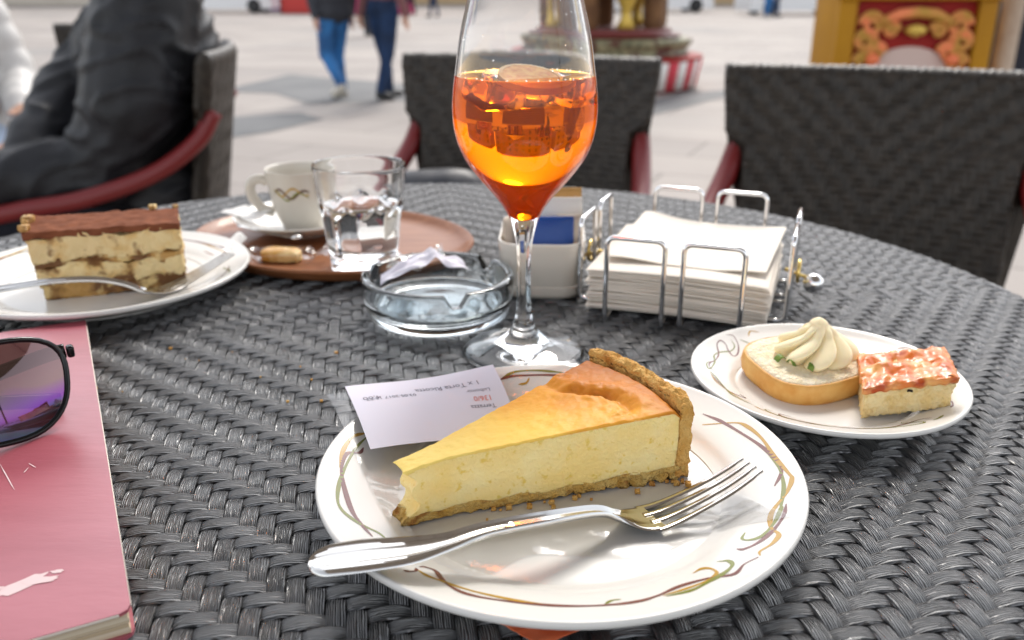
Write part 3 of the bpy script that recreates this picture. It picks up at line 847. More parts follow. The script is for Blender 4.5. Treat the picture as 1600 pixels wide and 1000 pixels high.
HWIN = [pm('house_window', (.20, .19, .18), rough=.2), pm('shuttered_window', (.26, .22, .17), rough=.7), pm('curtained_window', (.36, .34, .31), rough=.4)]
def house(x, y, w, h, d, mat, label, floors, cols):
    t = thing('town_house', label, 'house', (x, y, GZ), 'houses around the square')
    m = MB(); m.box((x, y, GZ + h / 2), (w, d, h)); m.build('wall', mat, t, smooth=False)
    m = MB(); a, b2 = w / 2 + .4, d / 2 + .4
    m.add([(x - a, y - b2, GZ + h + .01), (x + a, y - b2, GZ + h + .01), (x + a, y + b2, GZ + h + .01), (x - a, y + b2, GZ + h + .01), (x - a * .8, y, GZ + h + 3), (x + a * .8, y, GZ + h + 3)],
          [(0, 1, 5, 4), (1, 2, 5), (2, 3, 4, 5), (3, 0, 4), (3, 2, 1, 0)]); m.build('roof', ROOF, t, smooth=False)
    for fl in range(floors):
        for c in range(cols):
            px = x - w / 2 + (c + .5) * w / cols; pz = GZ + 1.6 + fl * (h - 1) / floors
            m = MB(); m.box((px, y - d / 2 - .02, pz), (1.5 + .2 * ((c * 7 + fl * 3) % 3), .08, 2.2)); o = m.build('window', HWIN[(c * 5 + fl * 3) % 3], t, smooth=False)
house(-34, 66, 30, 13, 12, FAC, 'pale plaster house across the square, left of the gap', 3, 7)
house(2, 70, 38, 15, 12, pm('ochre_plaster', (.50, .36, .20), rough=.9), 'ochre plaster house across the square, straight ahead', 4, 9)
house(40, 66, 32, 12, 12, pm('rose_plaster', (.50, .34, .29), rough=.9), 'rose plaster house across the square, right of the ochre one', 3, 7)
# --- dark bag on the empty chair
bg_ = MB()
def bagf(s, t, h):
    a = (s - .5) * 2; c = (t - .5) * 2
    return (-.14 + .125 * a * (1 - .10 * c * c), 1.66 + .075 * c * (1 - .25 * a * a), -.33 + .215 * h * (1 - .30 * a ** 4) * (1 - .25 * c * c))
bg_.block(bagf, (20, 12, 10), amp=.006, freq=12)
bag = bg_.build('shoulder_bag', pm('navy_black_leather', (.016, .017, .024), rough=.45), origin=(-.14, 1.66, -.33))
tag(bag, 'dark shoulder bag lying on the seat of the chair behind the cocktail', 'bag')

# ================================================================== PARASOL over the table (added out of view, placed and sized to shape the light)
PSX, PSY = 0.50, -0.02
CANV = pm('cream_canvas', (.62, .58, .52), rough=.9)
ps = thing('unseen_parasol', 'unseen cream canopy added above the table to shape its light', 'unseen_parasol', (PSX, PSY, GZ))
QX, QY = PSX + 1.55, PSY - .75
m = MB(); m.tube(fillet([(QX, QY, GZ), (QX, QY, 1.78), (PSX, PSY, 1.78), (PSX, PSY, 1.60)], .12), .025, 12); m.build('pole', FRAME, ps)
m = MB(); m.lathe([(0, 0), (.30, 0), (.32, .03), (.30, .07), (.05, .09), (0, .09)], (QX, QY, GZ), 32); m.build('base', FRAME, ps, ang=40)
NPAN = 8; PRAD = 1.36
for k in range(NPAN):
    a0, a1 = 2 * PI * (k + .5) / NPAN, 2 * PI * (k + 1.5) / NPAN
    def pf(u, v):
        r = .06 + (PRAD - .06) * v
        p = Vector((math.cos(a0), math.sin(a0))) * (1 - u) + Vector((math.cos(a1), math.sin(a1))) * u
        return (PSX + p.x * r, PSY + p.y * r, 1.62 - .36 * v ** 1.15 - .03 * math.sin(u * PI) * v)
    m = MB(); m.grid(pf, 8, 10, two=(0, 0, .002)); m.build('canopy_panel', CANV, ps)
    m = MB(); m.tube([(PSX + .05 * math.cos(a0), PSY + .05 * math.sin(a0), 1.60), (PSX + PRAD * math.cos(a0), PSY + PRAD * math.sin(a0), 1.245)], .007, 6); m.build('rib', FRAME, ps)
MOTIF_BIG = [('y',15,[(-681,3590),(-725,3546),(-747,3486),(-757,3382),(-747,3267)]),('g',13,[(-672,3571),(-710,3439),(-727,3246),(-718,3069),(-684,2953),(-601,2873),(-520,2830),(-483,2792)]),('m',16,[(-677,3469),(-687,3422),(-732,3399),(-745,3332),(-723,3194),(-649,2975),(-587,2864),(-533,2788)]),('m',11,[(-390,2567),(-367,2564),(-345,2578),(-348,2600)]),('m',14,[(-337,2612),(-319,2619),(-278,2600),(-248,2538),(-208,2482),(-143,2438),(-22,2411),(156,2389),(308,2389),(430,2408),(508,2445),(591,2500),(697,2535),(787,2538),(839,2600),(899,2634)]),('y',12,[(-342,2589),(-299,2549),(-247,2524),(-209,2503),(-113,2462),(37,2415),(131,2398)]),('y',12,[(520,2438),(614,2479),(694,2521),(734,2567),(720,2608),(689,2615),(654,2589)]),('g',15,[(530,2431),(621,2458),(691,2507),(760,2560),(799,2608),(794,2645),(755,2653)]),('g',9,[(316,2398),(343,2425),(376,2431)]),('m',14,[(844,2727),(868,2715),(928,2743),(998,2805),(1068,2899),(1105,2985)]),('g',13,[(906,2839),(883,2797),(905,2776),(954,2788),(1022,2864),(1078,2962),(1086,2989),(1134,3118),(1155,3256),(1142,3411)]),('y',15,[(908,2642),(917,2676),(973,2715),(1013,2772),(1003,2839),(1038,2948),(1129,3065),(1177,3153),(1179,3204),(1162,3349),(1149,3510),(1110,3633),(1061,3685),(922,3724)]),('m',15,[(939,3805),(1021,3698),(1122,3486),(1164,3316),(1155,3225),(1102,3138)]),('m',14,[(-72,4175),(10,4216),(186,4232),(309,4216)]),('g',12,[(-51,4200),(21,4249),(139,4265),(277,4249)]),('y',12,[(34,4152),(75,4167),(93,4208)])]
MOTIF_SMALL = [('m',7,[(1292,4837),(1339,4837),(1348,4746),(1322,4659),(1289,4630),(1271,4678),(1269,4737),(1245,4766),(1212,4717),(1199,4611),(1162,4528),(1123,4482),(1107,4420),(1141,4334)]),('g',8,[(1314,4796),(1322,4737),(1286,4678),(1217,4640),(1167,4583),(1155,4509),(1117,4420),(1094,4394),(1094,4447),(1118,4491)]),('g',8,[(1095,4368),(1118,4292),(1136,4162),(1150,4077),(1190,4024),(1238,3979)]),('m',7,[(1097,4326),(1117,4226),(1149,4131),(1194,4092),(1226,4084),(1204,4131)]),('y',7,[(1093,4343),(1103,4226),(1148,4123),(1185,4054),(1240,4024)]),('y',8,[(1238,3965),(1257,3928),(1306,3872),(1364,3830)]),('g',8,[(1321,3936),(1285,3936),(1299,3893),(1362,3823),(1442,3776),(1558,3749),(1667,3723),(1797,3723),(1970,3742),(2016,3762),(1988,3782),(1924,3789),(1927,3810)]),('m',8,[(1413,3865),(1377,3893),(1344,3893),(1351,3851),(1421,3810),(1503,3769),(1558,3749),(1695,3723),(1837,3736),(1922,3769),(2015,3816),(2075,3816)]),('g',6,[(1372,4817),(1429,4796),(1506,4827),(1590,4878)]),('y',6,[(1433,4858),(1458,4910),(1513,4910)]),('y',6,[(1401,4746),(1444,4737),(1490,4766)]),('m',9,[(2235,4009),(2247,3972),(2230,3928),(2210,3907)]),('g',7,[(2003,4707),(2045,4678),(2082,4727),(2078,4786)]),('m',7,[(2128,4766),(2128,4678)]),('m',6,[(2195,4649),(2292,4640),(2327,4592)]),('g',9,[(2135,3823),(2094,3789),(2063,3776)])]
# ================================================================== PLATES
MAROON = pm('maroon_glaze', (0.17, 0.055, 0.05), rough=0.2)
OLIVE = pm('olive_glaze', (0.19, 0.21, 0.035), rough=0.2)
OCHRE = pm('ochre_glaze', (0.46, 0.26, 0.025), rough=0.2)
BIGP = [(0, .0070), (.066, .0070), (.070, .0075), (.075, .0092), (.080, .0116), (.092, .0152), (.099, .0175), (.1018, .0185), (.1030, .0186), (.1037, .0177)]
BIGU = [(.1036, .0162), (.1015, .0146), (.094, .0118), (.082, .0068), (.068, .0024), (.066, .0), (.060, .0), (.059, .0024), (0, .003)]
SMP = [(0, .0060), (.044, .0060), (.047, .0066), (.0505, .0088), (.054, .0100), (.064, .0132), (.0690, .0152), (.0707, .0158), (.0716, .0158), (.0721, .0150)]
SMU = [(.0720, .0138), (.0700, .0124), (.060, .0085), (.050, .0040), (.0455, .0016), (.044, .0), (.040, .0), (.039, .0018), (0, .0022)]
def smooth_prof(P, sub=4):
    return [(max(0, p.x), p.y) for p in spline([(r, z, 0) for r, z in P], sub)]
def plate(label, c, top, under, motif, rot=0.0, src=None, group=None, ribbon=1.0):
    t = thing('plate', label, 'plate', (c[0], c[1], 0), group)
    m = MB(); prof = [(r, z) for r, z in smooth_prof(top)] + smooth_prof(under)[0:]
    m.lathe(prof, (c[0], c[1], 0), 128); m.build('dish', CERAMIC, t, ang=60)
    sp = smooth_prof(top)
    ca, sa = math.cos(rot), math.sin(rot)
    src = src or c
    for col, w, pts in motif:
        Q = []
        for x, y in pts:
            dx, dy = x / 1e4 - src[0], y / 1e4 - src[1]
            Q.append(Vector((dx * ca - dy * sa, dx * sa + dy * ca, 0)))
        Q = spline(Q, 6); N = len(Q); L, Rr = [], []
        for i, p in enumerate(Q):
            d = (Q[min(i + 1, N - 1)] - Q[max(i - 1, 0)]).normalized(); nn = Vector((-d.y, d.x, 0))
            f = min(1, .25 + 5 * min(i, N - 1 - i) / N) * (1 + .25 * math.sin(i * .5)); hw = w * 1e-4 * .5 * f * ribbon * 1.15
            for lst, s_ in ((L, 1), (Rr, -1)):
                q = p + nn * hw * s_; r = min(q.length, top[-2][0])
                lst.append((c[0] + q.x, c[1] + q.y, interp(sp, r) + .00012))
        V = L + Rr; F = [(i, i + N, i + N + 1, i + 1) for i in range(N - 1)]
        m = MB(); m.add(V, F); m.build('painted_swirl', {'m': MAROON, 'g': OLIVE, 'y': OCHRE}[col], t)
    return t
PC = (0.0204, 0.3287); SC = (0.1706, 0.4289); LC = (-0.3013, 0.6098)
plate('white plate with painted swirl rim under the cheesecake slice', PC, BIGP, BIGU, MOTIF_BIG)
plate('small white plate with painted swirl rim under the two savoury bites', SC, SMP, SMU, MOTIF_SMALL)
plate('white plate with faint swirl rim under the tiramisu, beyond the red menu', LC, BIGP, BIGU, MOTIF_BIG, R(155), PC, ribbon=.8)
BPS, SPS = smooth_prof(BIGP), smooth_prof(SMP)
def plz(x, y, c, sp):
    return interp(sp, min(math.hypot(x - c[0], y - c[1]), sp[-1][0]))

# ================================================================== CHEESECAKE
def cake_top_mat():
    m = pm('baked_cheesecake_top', (0.8, 0.5, 0.15), rough=0.50, spec=0.25, bump=0.35, bscale=420, bdist=0.0006, sss=0.12, sssr=0.003)
    n, l = m.node_tree.nodes, m.node_tree.links; b = n['Principled BSDF']
    tc = [x for x in n if x.type == 'TEX_COORD'][0]
    sp = n.new('ShaderNodeVectorMath'); sp.operation = 'DOT_PRODUCT'; sp.inputs[1].default_value = (math.cos(R(58)) / .155, math.sin(R(58)) / .155, 0)
    l.new(tc.outputs['Object'], sp.inputs[0])
    nz = n.new('ShaderNodeTexNoise'); nz.inputs['Scale'].default_value = 45; nz.inputs['Detail'].default_value = 5
    l.new(tc.outputs['Object'], nz.inputs['Vector'])
    ad = n.new('ShaderNodeMath'); ad.operation = 'MULTIPLY_ADD'; ad.inputs[1].default_value = 0.42
    l.new(nz.outputs['Fac'], ad.inputs[0]); l.new(sp.outputs['Value'], ad.inputs[2])
    r = n.new('ShaderNodeValToRGB'); e = r.color_ramp.elements
    e[0].position = .25; e[0].color = (.92, .68, .19, 1)
    e[1].position = 1.0; e[1].color = (.40, .125, .012, 1)
    for pos, c in ((.52, (.90, .56, .10, 1)), (.70, (.77, .34, .034, 1)), (.86, (.56, .195, .018, 1))):
        k = e.new(pos); k.color = c
    l.new(ad.outputs[0], r.inputs['Fac']); l.new(r.outputs['Color'], b.inputs['Base Color'])
    return m
CHEESE = pm('cheesecake_filling', (0.96, 0.69, 0.245), rough=0.55, col2=(0.97, 0.77, 0.36), nscale=60, ndetail=6, col3=(0.84, 0.58, 0.12), nscale3=300, n3=(.60, .70), bump=0.8, bscale=800, bdist=0.0010, sss=0.2, sssr=0.004, spec=.35)
CRUST = pm('shortcrust', (0.70, 0.345, 0.065), rough=0.75, col2=(0.80, 0.48, 0.14), nscale=150, ndetail=5, col3=(0.50, 0.20, 0.03), nscale3=90, n3=(.55, .7), bump=1.0, bscale=800, bdist=0.0025)
CRUSTB = pm('crumbly_base', (0.70, 0.39, 0.075), rough=0.85, col2=(0.82, 0.56, 0.18), nscale=220, ndetail=5, col3=(0.46, 0.20, 0.04), nscale3=160, n3=(.57, .68), bump=1.0, bscale=900, bdist=0.003)
A0 = Vector((-.0495, .2962)); RAD = .1325; AF, AB = R(16.3), R(46.5); ZB = .0079
cake = thing('cheesecake_slice', 'slice of golden baked cheesecake with browned top and a bitten tip', 'cake', (A0.x, A0.y, ZB))
def ztop(s, t):
    z = .0325 + .0088 * min(1, s) ** .75 + .0012 * math.sin(PI * t) * s
    # baked wrinkle in front of the crust
    ridge = .765 + .05 * math.sin(5.2 * t + .4) - .09 * max(0, t - .6) + .018 * mn.noise(Vector((t * 9, 1.5, 0)))
    am = sm(.02, .2, t) * (1 - .35 * sm(.7, 1, t))
    z -= .0021 * math.exp(-((s - ridge) / .022) ** 2) * am
    z += .0015 * math.exp(-((s - ridge - .06) / .04) ** 2) * am
    z += .0006 * math.exp(-((s - ridge + .05) / .03) ** 2) * am
    z -= .0030 * sm(.93, .965, s) * (1 - sm(.97, .99, s))
    return z
def cpos(s, t, z):
    hh = (z - ZB) / .028
    bite = .085 * math.sin(PI * min(1, max(0, hh * .92 + .02))) ** 2 * (1 + .5 * math.sin(9 * hh)) - .02 * sm(.6, .95, hh)
    s2 = .03 + s * .97
    s2 = s2 + bite * max(0, 1 - s2 * 3.2)
    a = AF + (AB - AF) * t
    r = s2 * RAD
    w = .0035 * max(0, 1 - s * 6)                       # blunt tip
    return (A0.x + r * math.cos(a) - w * math.sin(a) * (t - .5) * 2, A0.y + r * math.sin(a) + w * math.cos(a) * (t - .5) * 2, z)
bt = lambda s, t: .0044 + .0009 * mn.noise(Vector((s * 11, t * 2, 6))) * 1.5 + .0016 * sm(.5, .9, s)
m = MB(); m.block(lambda s, t, h: cpos(s * 1.0, t, ZB + h * bt(s, t)), (90, 24, 4), amp=lambda s, t, h: (.0012 + .0012 * sm(.5, .8, s)) if h < .9 else .0003, freq=330, seed=3); m.build('crumb_base', CRUSTB, cake)
m = MB(); m.block(lambda s, t, h: cpos(s * .955, t, ZB + bt(s, t) * .9 + h * (ztop(s * .955, t) - .0009 - ZB - bt(s, t) * .9)), (150, 30, 34), amp=lambda s, t, h: (.00030 + (.0016 * max(0, mn.noise(Vector((s * 62, h * 17, 3))) - .42) if t == 0 else 0)) if 0 < h < 1 else .0001, freq=330, seed=9); m.build('filling', CHEESE, cake)
m = MB()
def topf(s, t, h):
    s1 = s * .962
    z = ztop(s1, t)
    zz = z - .0012 + h * .0013 - (.0006 if t in (0, 1) else 0) * h
    return cpos(s1, .001 + .998 * t, zz)
m.block(topf, (150, 70, 2), amp=lambda s, t, h: (.00030 + .00055 * math.exp(-((s * .962 - .78) / .06) ** 2)) if h > .5 else 0, freq=260, seed=5); m.build('browned_top', cake_top_mat(), cake)
m = MB()
def wallf(s, t, h):
    th = .050 - .004 * h
    s1 = .955 + .004 * h + s * th
    z = ZB + .0005 + h * (.0372 + .0022 * math.sin(t * 9 + 1) * .4 - .006 * max(0, .12 - t) / .12 * .5)
    if h > .9: z -= .0012 * (abs(s - .5) * 2) ** 3 - .0012 * mn.noise(Vector((s * 3, t * 14, 2)))
    return cpos(s1, -.003 + 1.006 * t, z)
m.block(wallf, (10, 100, 40), amp=lambda s, t, h: .0011, freq=260, seed=11); m.build('crust_wall', CRUST, cake)

# ================================================================== PLASTIC SHEET + RECEIPT ON THE MAIN PLATE
def film_sheet():
    C00, C10, C11, C01 = Vector((-.035, .262)), Vector((.108, .292)), Vector((.034, .436)), Vector((-.0925, .389))
    def f(u, v):
        p = (C00 * (1 - u) + C10 * u) * (1 - v) + (C01 * (1 - u) + C11 * u) * v
        w = .004 * math.sin(u * 14) * (1 - v) + .003 * mn.noise(Vector((u * 5, v * 5, 0)))
        x, y = p.x + w * .4, p.y - w
        r = math.hypot(x - PC[0], y - PC[1])
        lx, ly = x - A0.x, y - A0.y; rr = math.hypot(lx, ly); aa = math.atan2(ly, lx)
        under = (rr < RAD * 1.03 and AF - .12 < aa < AB + .10)
        z = (interp(BPS, r) if r < .1030 else .0186 + (r - .103) * .02) + .00035
        if not under: z += abs(mn.noise(Vector((x * 90, y * 90, 1)))) * .0010 + (.0018 * sm(.10, .12, r))
        return (x, y, z)
    m = MB(); m.grid(f, 60, 60); return m
tag(film_sheet().build('plastic_sheet', FILM, origin=(PC[0], PC[1], .008)), 'clear crinkled plastic sheet lying between plate and cheesecake', 'wrapper')
RC = [Vector((-.0625, .336)), Vector((.0045, .3765)), Vector((-.0103, .4245)), Vector((-.0846, .3962))]
def rz(x, y, u, v):
    r = math.hypot(x - PC[0], y - PC[1])
    z = (interp(BPS, r) if r < .1030 else .0186)
    return max(z + .0022, .0085 + .0125 * sm(.03, .105, r)) + .0012 * math.sin(u * 5 + v * 2) + .0016 * (1 - u) * (1 - v)
def recf(u, v, dz=0.0):
    p = (RC[0] * (1 - u) + RC[1] * u) * (1 - v) + (RC[3] * (1 - u) + RC[2] * u) * v
    return (p.x, p.y, rz(p.x, p.y, u, v) + dz)
rec = thing('receipt', 'till receipt slip with upside down printing beside the cheesecake', 'receipt', (-.038, .383, .018))
m = MB(); m.grid(lambda u, v: recf(u, v), 40, 30, two=(0, 0, .00012)); m.build('paper', pm('receipt_paper', (.62, .60, .685), rough=.65), rec, ang=40)
INK = pm('grey_ink', (.19, .18, .23), rough=.7); INKR = pm('red_ink', (.62, .16, .12), rough=.7)
def text_on(txt, p0, p1, h, mat, xs=1.0):
    """printed line from world point p0 (first letter) to p1 (last), lying on the slip"""
    cu = bpy.data.curves.new('print', 'FONT'); cu.body = txt; cu.resolution_u = 2; cu.offset = .004
    o = bpy.data.objects.new('print', cu); COL.objects.link(o)
    dg = bpy.context.evaluated_depsgraph_get(); me = bpy.data.meshes.new_from_object(o.evaluated_get(dg))
    bpy.data.objects.remove(o); bpy.data.curves.remove(cu)
    xsv = [v.co.x for v in me.vertices]; L = max(xsv); e = Vector(p1) - Vector(p0); W = e.length; e = e / W
    up = Vector((e.y, -e.x)) if False else Vector((-e.y, e.x))
    V, F = [], [tuple(p.vertices) for p in me.polygons]
    for v in me.vertices:
        q = Vector(p0) + e * (v.co.x / L * W) + up * (v.co.y / .73 * h)
        # invert the bilinear map roughly to keep the print on the sheet
        u = .5; w = .5
        for _ in range(12):
            b_ = (RC[0] * (1 - u) + RC[1] * u) * (1 - w) + (RC[3] * (1 - u) + RC[2] * u) * w
            du = (RC[1] - RC[0]) * (1 - w) + (RC[2] - RC[3]) * w; dw = (RC[3] - RC[0]) * (1 - u) + (RC[2] - RC[1]) * u
            d = q - b_; det = du.x * dw.y - du.y * dw.x
            u += (d.x * dw.y - d.y * dw.x) / det; w += (du.x * d.y - du.y * d.x) / det
        V.append((q.x, q.y, rz(q.x, q.y, u, w) + .00014))
    bpy.data.meshes.remove(me)
    m = MB(); m.add(V, F); return m.build('printed_line', mat, rec, smooth=False)
text_on('1 x Torta Ricotta', (-.0175, .4100), (-.0495, .3963), .0036, INK)
text_on('Lubomir', (-.0115, .4040), (-.0236, .4008), .0027, INK)
text_on('136/0', (-.0105, .3985), (-.0198, .3960), .0040, INKR)
text_on('Terrazza', (-.0085, .3925), (-.0208, .3886), .0032, INK)
text_on('03.05.2017 15:57', (-.0485, .3920), (-.0715, .3803), .0026, INK)
text_on('4,00', (-.0650, .3856), (-.0735, .3822), .0036, INK)

# ================================================================== FORKS
def fork(label, path, hw, roll, loc, group=None, head0=None, rootw=.0100, tipw=.0072):
    """path: centreline from handle end to tine tips as (x,y,z); hw: half widths along the handle part"""
    t = thing('fork', label, 'fork', loc, group)
    P = spline(path, 6)
    nH = (head0) * 6                                   # samples belonging to handle + head plate
    W = spline([(w, 0, 0) for w in hw], 6)
    sec = [(-1, 0), (-.96, .55), (-.80, .95), (-.62, .30), (-.5, .55), (-.36, .10), (.36, .10), (.5, .55), (.62, .30), (.80, .95), (.96, .55), (1, 0), (.8, -.7), (0, -.8), (-.8, -.7)]
    rings = []
    frames = []
    for i, p in enumerate(P):
        d = (P[min(i + 1, len(P) - 1)] - P[max(i - 1, 0)]).normalized()
        s_ = d.cross(Vector((0, 0, 1))).normalized(); n_ = s_.cross(d).normalized()
        a = roll * sm(.55, .8, i / len(P))
        s2 = s_ * math.cos(a) + n_ * math.sin(a); n2 = n_ * math.cos(a) - s_ * math.sin(a)
        frames.append((p, s2, n2))
    for i in range(nH + 1):
        p, s_, n_ = frames[i]; w = W[min(i, len(W) - 1)].x; th = .0015 if i < nH * .72 else .0015 - .0006 * (i - nH * .72) / (nH * .28)
        rings.append([p + s_ * (w * u) + n_ * (th * z * (1 if i < nH * .8 or z < 0 else .75)) for u, z in sec])
    dd = (P[1] - P[0]).normalized()
    ee = [[P[0] + (q - P[0]) * f_ - dd * k_ for q in rings[0]] for f_, k_ in ((.25, .0084), (.52, .0074), (.74, .0058), (.90, .0036), (.98, .0016))]
    m = MB(); m.rings(ee + rings); m.build('handle', STEEL, t, ang=50)
    NT = 4
    for k in range(NT):
        rr = []
        n0 = nH; N = len(P) - 1
        for i in range(n0 - 2, N + 1):
            p, s_, n_ = frames[i]; f = max(0, (i - n0) / (N - n0)) if N > n0 else 0
            half = rootw * (1 - f) + tipw * f
            off = (k - 1.5) / 1.5 * (half - .0014)
            w = .00185 * (1 - f * .35) if f < .93 else .0008; th = .00075 * (1 - .3 * f)
            rr.append([p + s_ * (off + w * math.cos(a)) + n_ * (th * math.sin(a)) for a in [2 * PI * j / 10 for j in range(10)]])
        m = MB(); m.rings(rr); m.build('tine', STEEL, t, ang=60)
    return t
fork('silver fork lying across the front of the cheesecake plate', [(-.0635, .2548, .0215), (-.052, .2558, .0225), (-.0365, .2577, .0232), (-.0232, .2622, .0236), (-.0094, .2700, .0235), (.0122, .2783, .0226), (.0328, .2900, .0182), (.0415, .2935, .0140), (.0500, .2965, .0100), (.0580, .2996, .0092), (.0700, .3046, .0112), (.0870, .3116, .0165), (.1012, .3176, .0230)],
     [.0092, .0094, .0080, .0054, .0042, .0039, .0035, .0038, .0088, .0108], R(8), (-.0697, .2553, .0186), None, 9, .0108, .0083)
fork('silver fork with its handle running past the tiramisu', [(-.370, .5305, .0225), (-.3412, .5430, .0235), (-.3106, .5490, .0268), (-.2836, .5560, .0262), (-.2660, .5620, .0210), (-.2560, .5655, .0150), (-.2500, .5700, .0128), (-.2440, .5765, .0122), (-.2330, .5920, .0150), (-.2086, .6150, .0270)],
     [.0078, .0060, .0043, .0037, .0035, .0042, .0085, .0105], R(4), (-.3412, .5430, .0186), None, 7, .0105, .0080)

# ================================================================== COCKTAIL GLASS
GXC, GYC = .0072, .4937
wg = thing('wine_glass', 'tall stemmed wine glass filled with the orange cocktail', 'glass', (GXC, GYC, 0))
OUT = [(.0000, .0002), (.0340, .0002), (.0366, .0009), (.0367, .0017), (.0345, .0028), (.026, .0046), (.016, .0080), (.0098, .0125), (.0066, .0180), (.0046, .028), (.0041, .0424), (.0042, .058), (.0050, .0700), (.0072, .0805), (.0110, .0895), (.0165, .0975), (.0228, .1048), (.0300, .1135), (.0356, .1225), (.0393, .1335), (.0406, .1445), (.0403, .155), (.0389, .166), (.0358, .186), (.0312, .2045), (.0285, .2150), (.0281, .2163)]
INN = [(.0275, .2163), (.0303, .2043), (.0348, .186), (.0378, .166), (.0392, .155), (.0395, .1445), (.0382, .1337), (.0344, .1230), (.0287, .1145), (.0213, .1062), (.0148, .0985), (.0098, .0925), (.0066, .0885), (.0035, .0856), (0, .0848)]
ZL = .1655
m = MB(); m.lathe(smooth_prof(OUT, 4) + [(r, z) for r, z in smooth_prof(INN, 4) if z > ZL] + [(interp([(z_, r_) for r_, z_ in smooth_prof(INN, 4)[::-1]], ZL), ZL)], (GXC, GYC, 0), 96); m.build('glass', GLASS, wg)
inn = [(r, z) for r, z in smooth_prof(INN, 4) if z < ZL]
m = MB(); rl = inn[0][0]
rl = interp([(z_, r_) for r_, z_ in smooth_prof(INN, 4)[::-1]], ZL)
m.lathe([(0, ZL - .0004), (rl * .96, ZL - .0004), (rl, ZL)], (GXC, GYC, 0), 96, m=1)
m.lathe([(rl, ZL)] + inn, (GXC, GYC, 0), 96)
SPRITZ = [interface_mat('orange_spritz', 1.34 / 1.46, (1.0, .45, .045), (1.0, .34, .02)), interface_mat('orange_spritz_surface', 1.34, (1.0, .55, .12))]
tag(m.build('drink', SPRITZ, origin=(GXC, GYC, .09)), 'orange spritz cocktail filling the stemmed glass', 'drink')
ICE = pm('ice', (1.0, .86, .66), rough=.03, trans=1.0, ior=1.31, bump=.2, bscale=60, bdist=.002)
for (x, y, z, a, b_, s_, lb) in ((-.012, -.006, .1585, .4, .3, .022, 'ice cube floating left of the orange slice'), (.017, .004, .1580, 1.1, .2, .021, 'ice cube floating at the right of the glass'), (.002, .017, .1570, .8, .5, .020, 'ice cube floating at the back of the glass')):
    m = MB(); M = Matrix.Translation((GXC + x, GYC + y, z)) @ Matrix.Rotation(a, 4, 'Z') @ Matrix.Rotation(b_, 4, 'X')
    m.box((0, 0, 0), (s_, s_ * .9, s_ * .8), bev=.004, M=M)
    tag(m.build('ice_cube', ICE, origin=(GXC + x, GYC + y, z), ang=40), lb, 'ice', 'ice cubes in the cocktail')
ORP = pm('orange_pulp', (.62, .20, .02), rough=.6, spec=.2, col2=(.74, .38, .08), nscale=250, sss=.2)
ORR = pm('orange_rind', (.66, .26, .03), rough=.6, spec=.2, col2=(.74, .54, .28), nscale=60)
osl = thing('orange_slice', 'thin orange slice floating on the cocktail surface', 'fruit', (GXC + .002, GYC - .014, ZL))
M = Matrix.Translation((GXC + .003, GYC - .012, ZL - .0012)) @ Matrix.Rotation(R(14), 4, 'X') @ Matrix.Rotation(R(8), 4, 'Y')
mm = MB(); mm.lathe([(0, -.002), (.0155, -.002), (.0155, .002), (0, .002)], (0, 0, 0), 40); m = MB(); m.add([tuple(M @ Vector(p)) for p in mm.v], mm.f); m.build('pulp', ORP, osl, ang=40)
mm = MB(); mm.lathe([(.0157, -.0022), (.0180, -.0018), (.0182, .0018), (.0157, .0022), (.0157, -.0022)], (0, 0, 0), 40); m = MB(); m.add([tuple(M @ Vector(p)) for p in mm.v], mm.f); m.build('rind', ORR, osl, ang=40)

m = MB(); rng = random.Random(11)
inn_up = [(r, z) for r, z in smooth_prof(INN, 4)][::-1]
for k in range(22):
    z = rng.uniform(.1675, .206); a = rng.uniform(0, 2 * PI); r_ = interp([(z_, r0) for r0, z_ in inn_up if z_ > .15], z) - .0002
    q = rng.uniform(.0002, .0006)
    m.lathe([(0, -q * 1.2), (q * .8, -q * .7), (q, 0), (q * .6, q * .8), (0, q)], (GXC + r_ * math.cos(a), GYC + r_ * math.sin(a), z), 8)
kind(m.build('droplet', GLASS, wg), 'stuff')
m = MB()
for k in range(44):
    a = 2 * PI * k / 44 + rng.uniform(-.07, .07); r_ = inn[0][0] - rng.uniform(.0006, .0030); q = rng.uniform(.0002, .0006)
    m.lathe([(0, -q), (q * .8, -q * .5), (q, 0), (q * .8, q * .5), (0, q)], (GXC + r_ * math.cos(a), GYC + r_ * math.sin(a), ZL + .0004), 8)
bub = kind(m.build('bubbles', GLASS), 'stuff')
# ================================================================== SAVOURY BITES ON THE SMALL PLATE
BREAD = pm('bread_crumb', (.91, .77, .52), rough=.85, col2=(.94, .85, .66), nscale=140, bump=1.0, bscale=420, bdist=.0024, sss=.1)
BCRUST = pm('bread_crust', (.66, .30, .055), rough=.55, col2=(.78, .46, .14), nscale=90, bump=.4, bscale=300, bdist=.0008)
CREAM = pm('whipped_cheese', (.92, .80, .52), rough=.38, sss=.25, sssr=.005, spec=.4, bump=.15, bscale=250, bdist=.0005)
HERB = pm('green_herb', (.09, .17, .015), rough=.5, col2=(.20, .30, .05), nscale=300)
BX, BY, BZ = .1625, .4385, .0066
ca_ = thing('canape', 'round bread slice topped with a piped swirl of pale cream', 'canape', (BX, BY, BZ))
tilt = Matrix.Translation((BX, BY, BZ)) @ Matrix.Rotation(R(4), 4, 'X') @ Matrix.Rotation(R(-2), 4, 'Y')
def sup(a):
    c, s_ = math.cos(a - R(18)), math.sin(a - R(18))
    q = (abs(c) ** 2.7 + abs(s_) ** 2.7) ** (-1 / 2.7)
    return .0305 * q * (1 + .03 * math.sin(3 * a + 1))
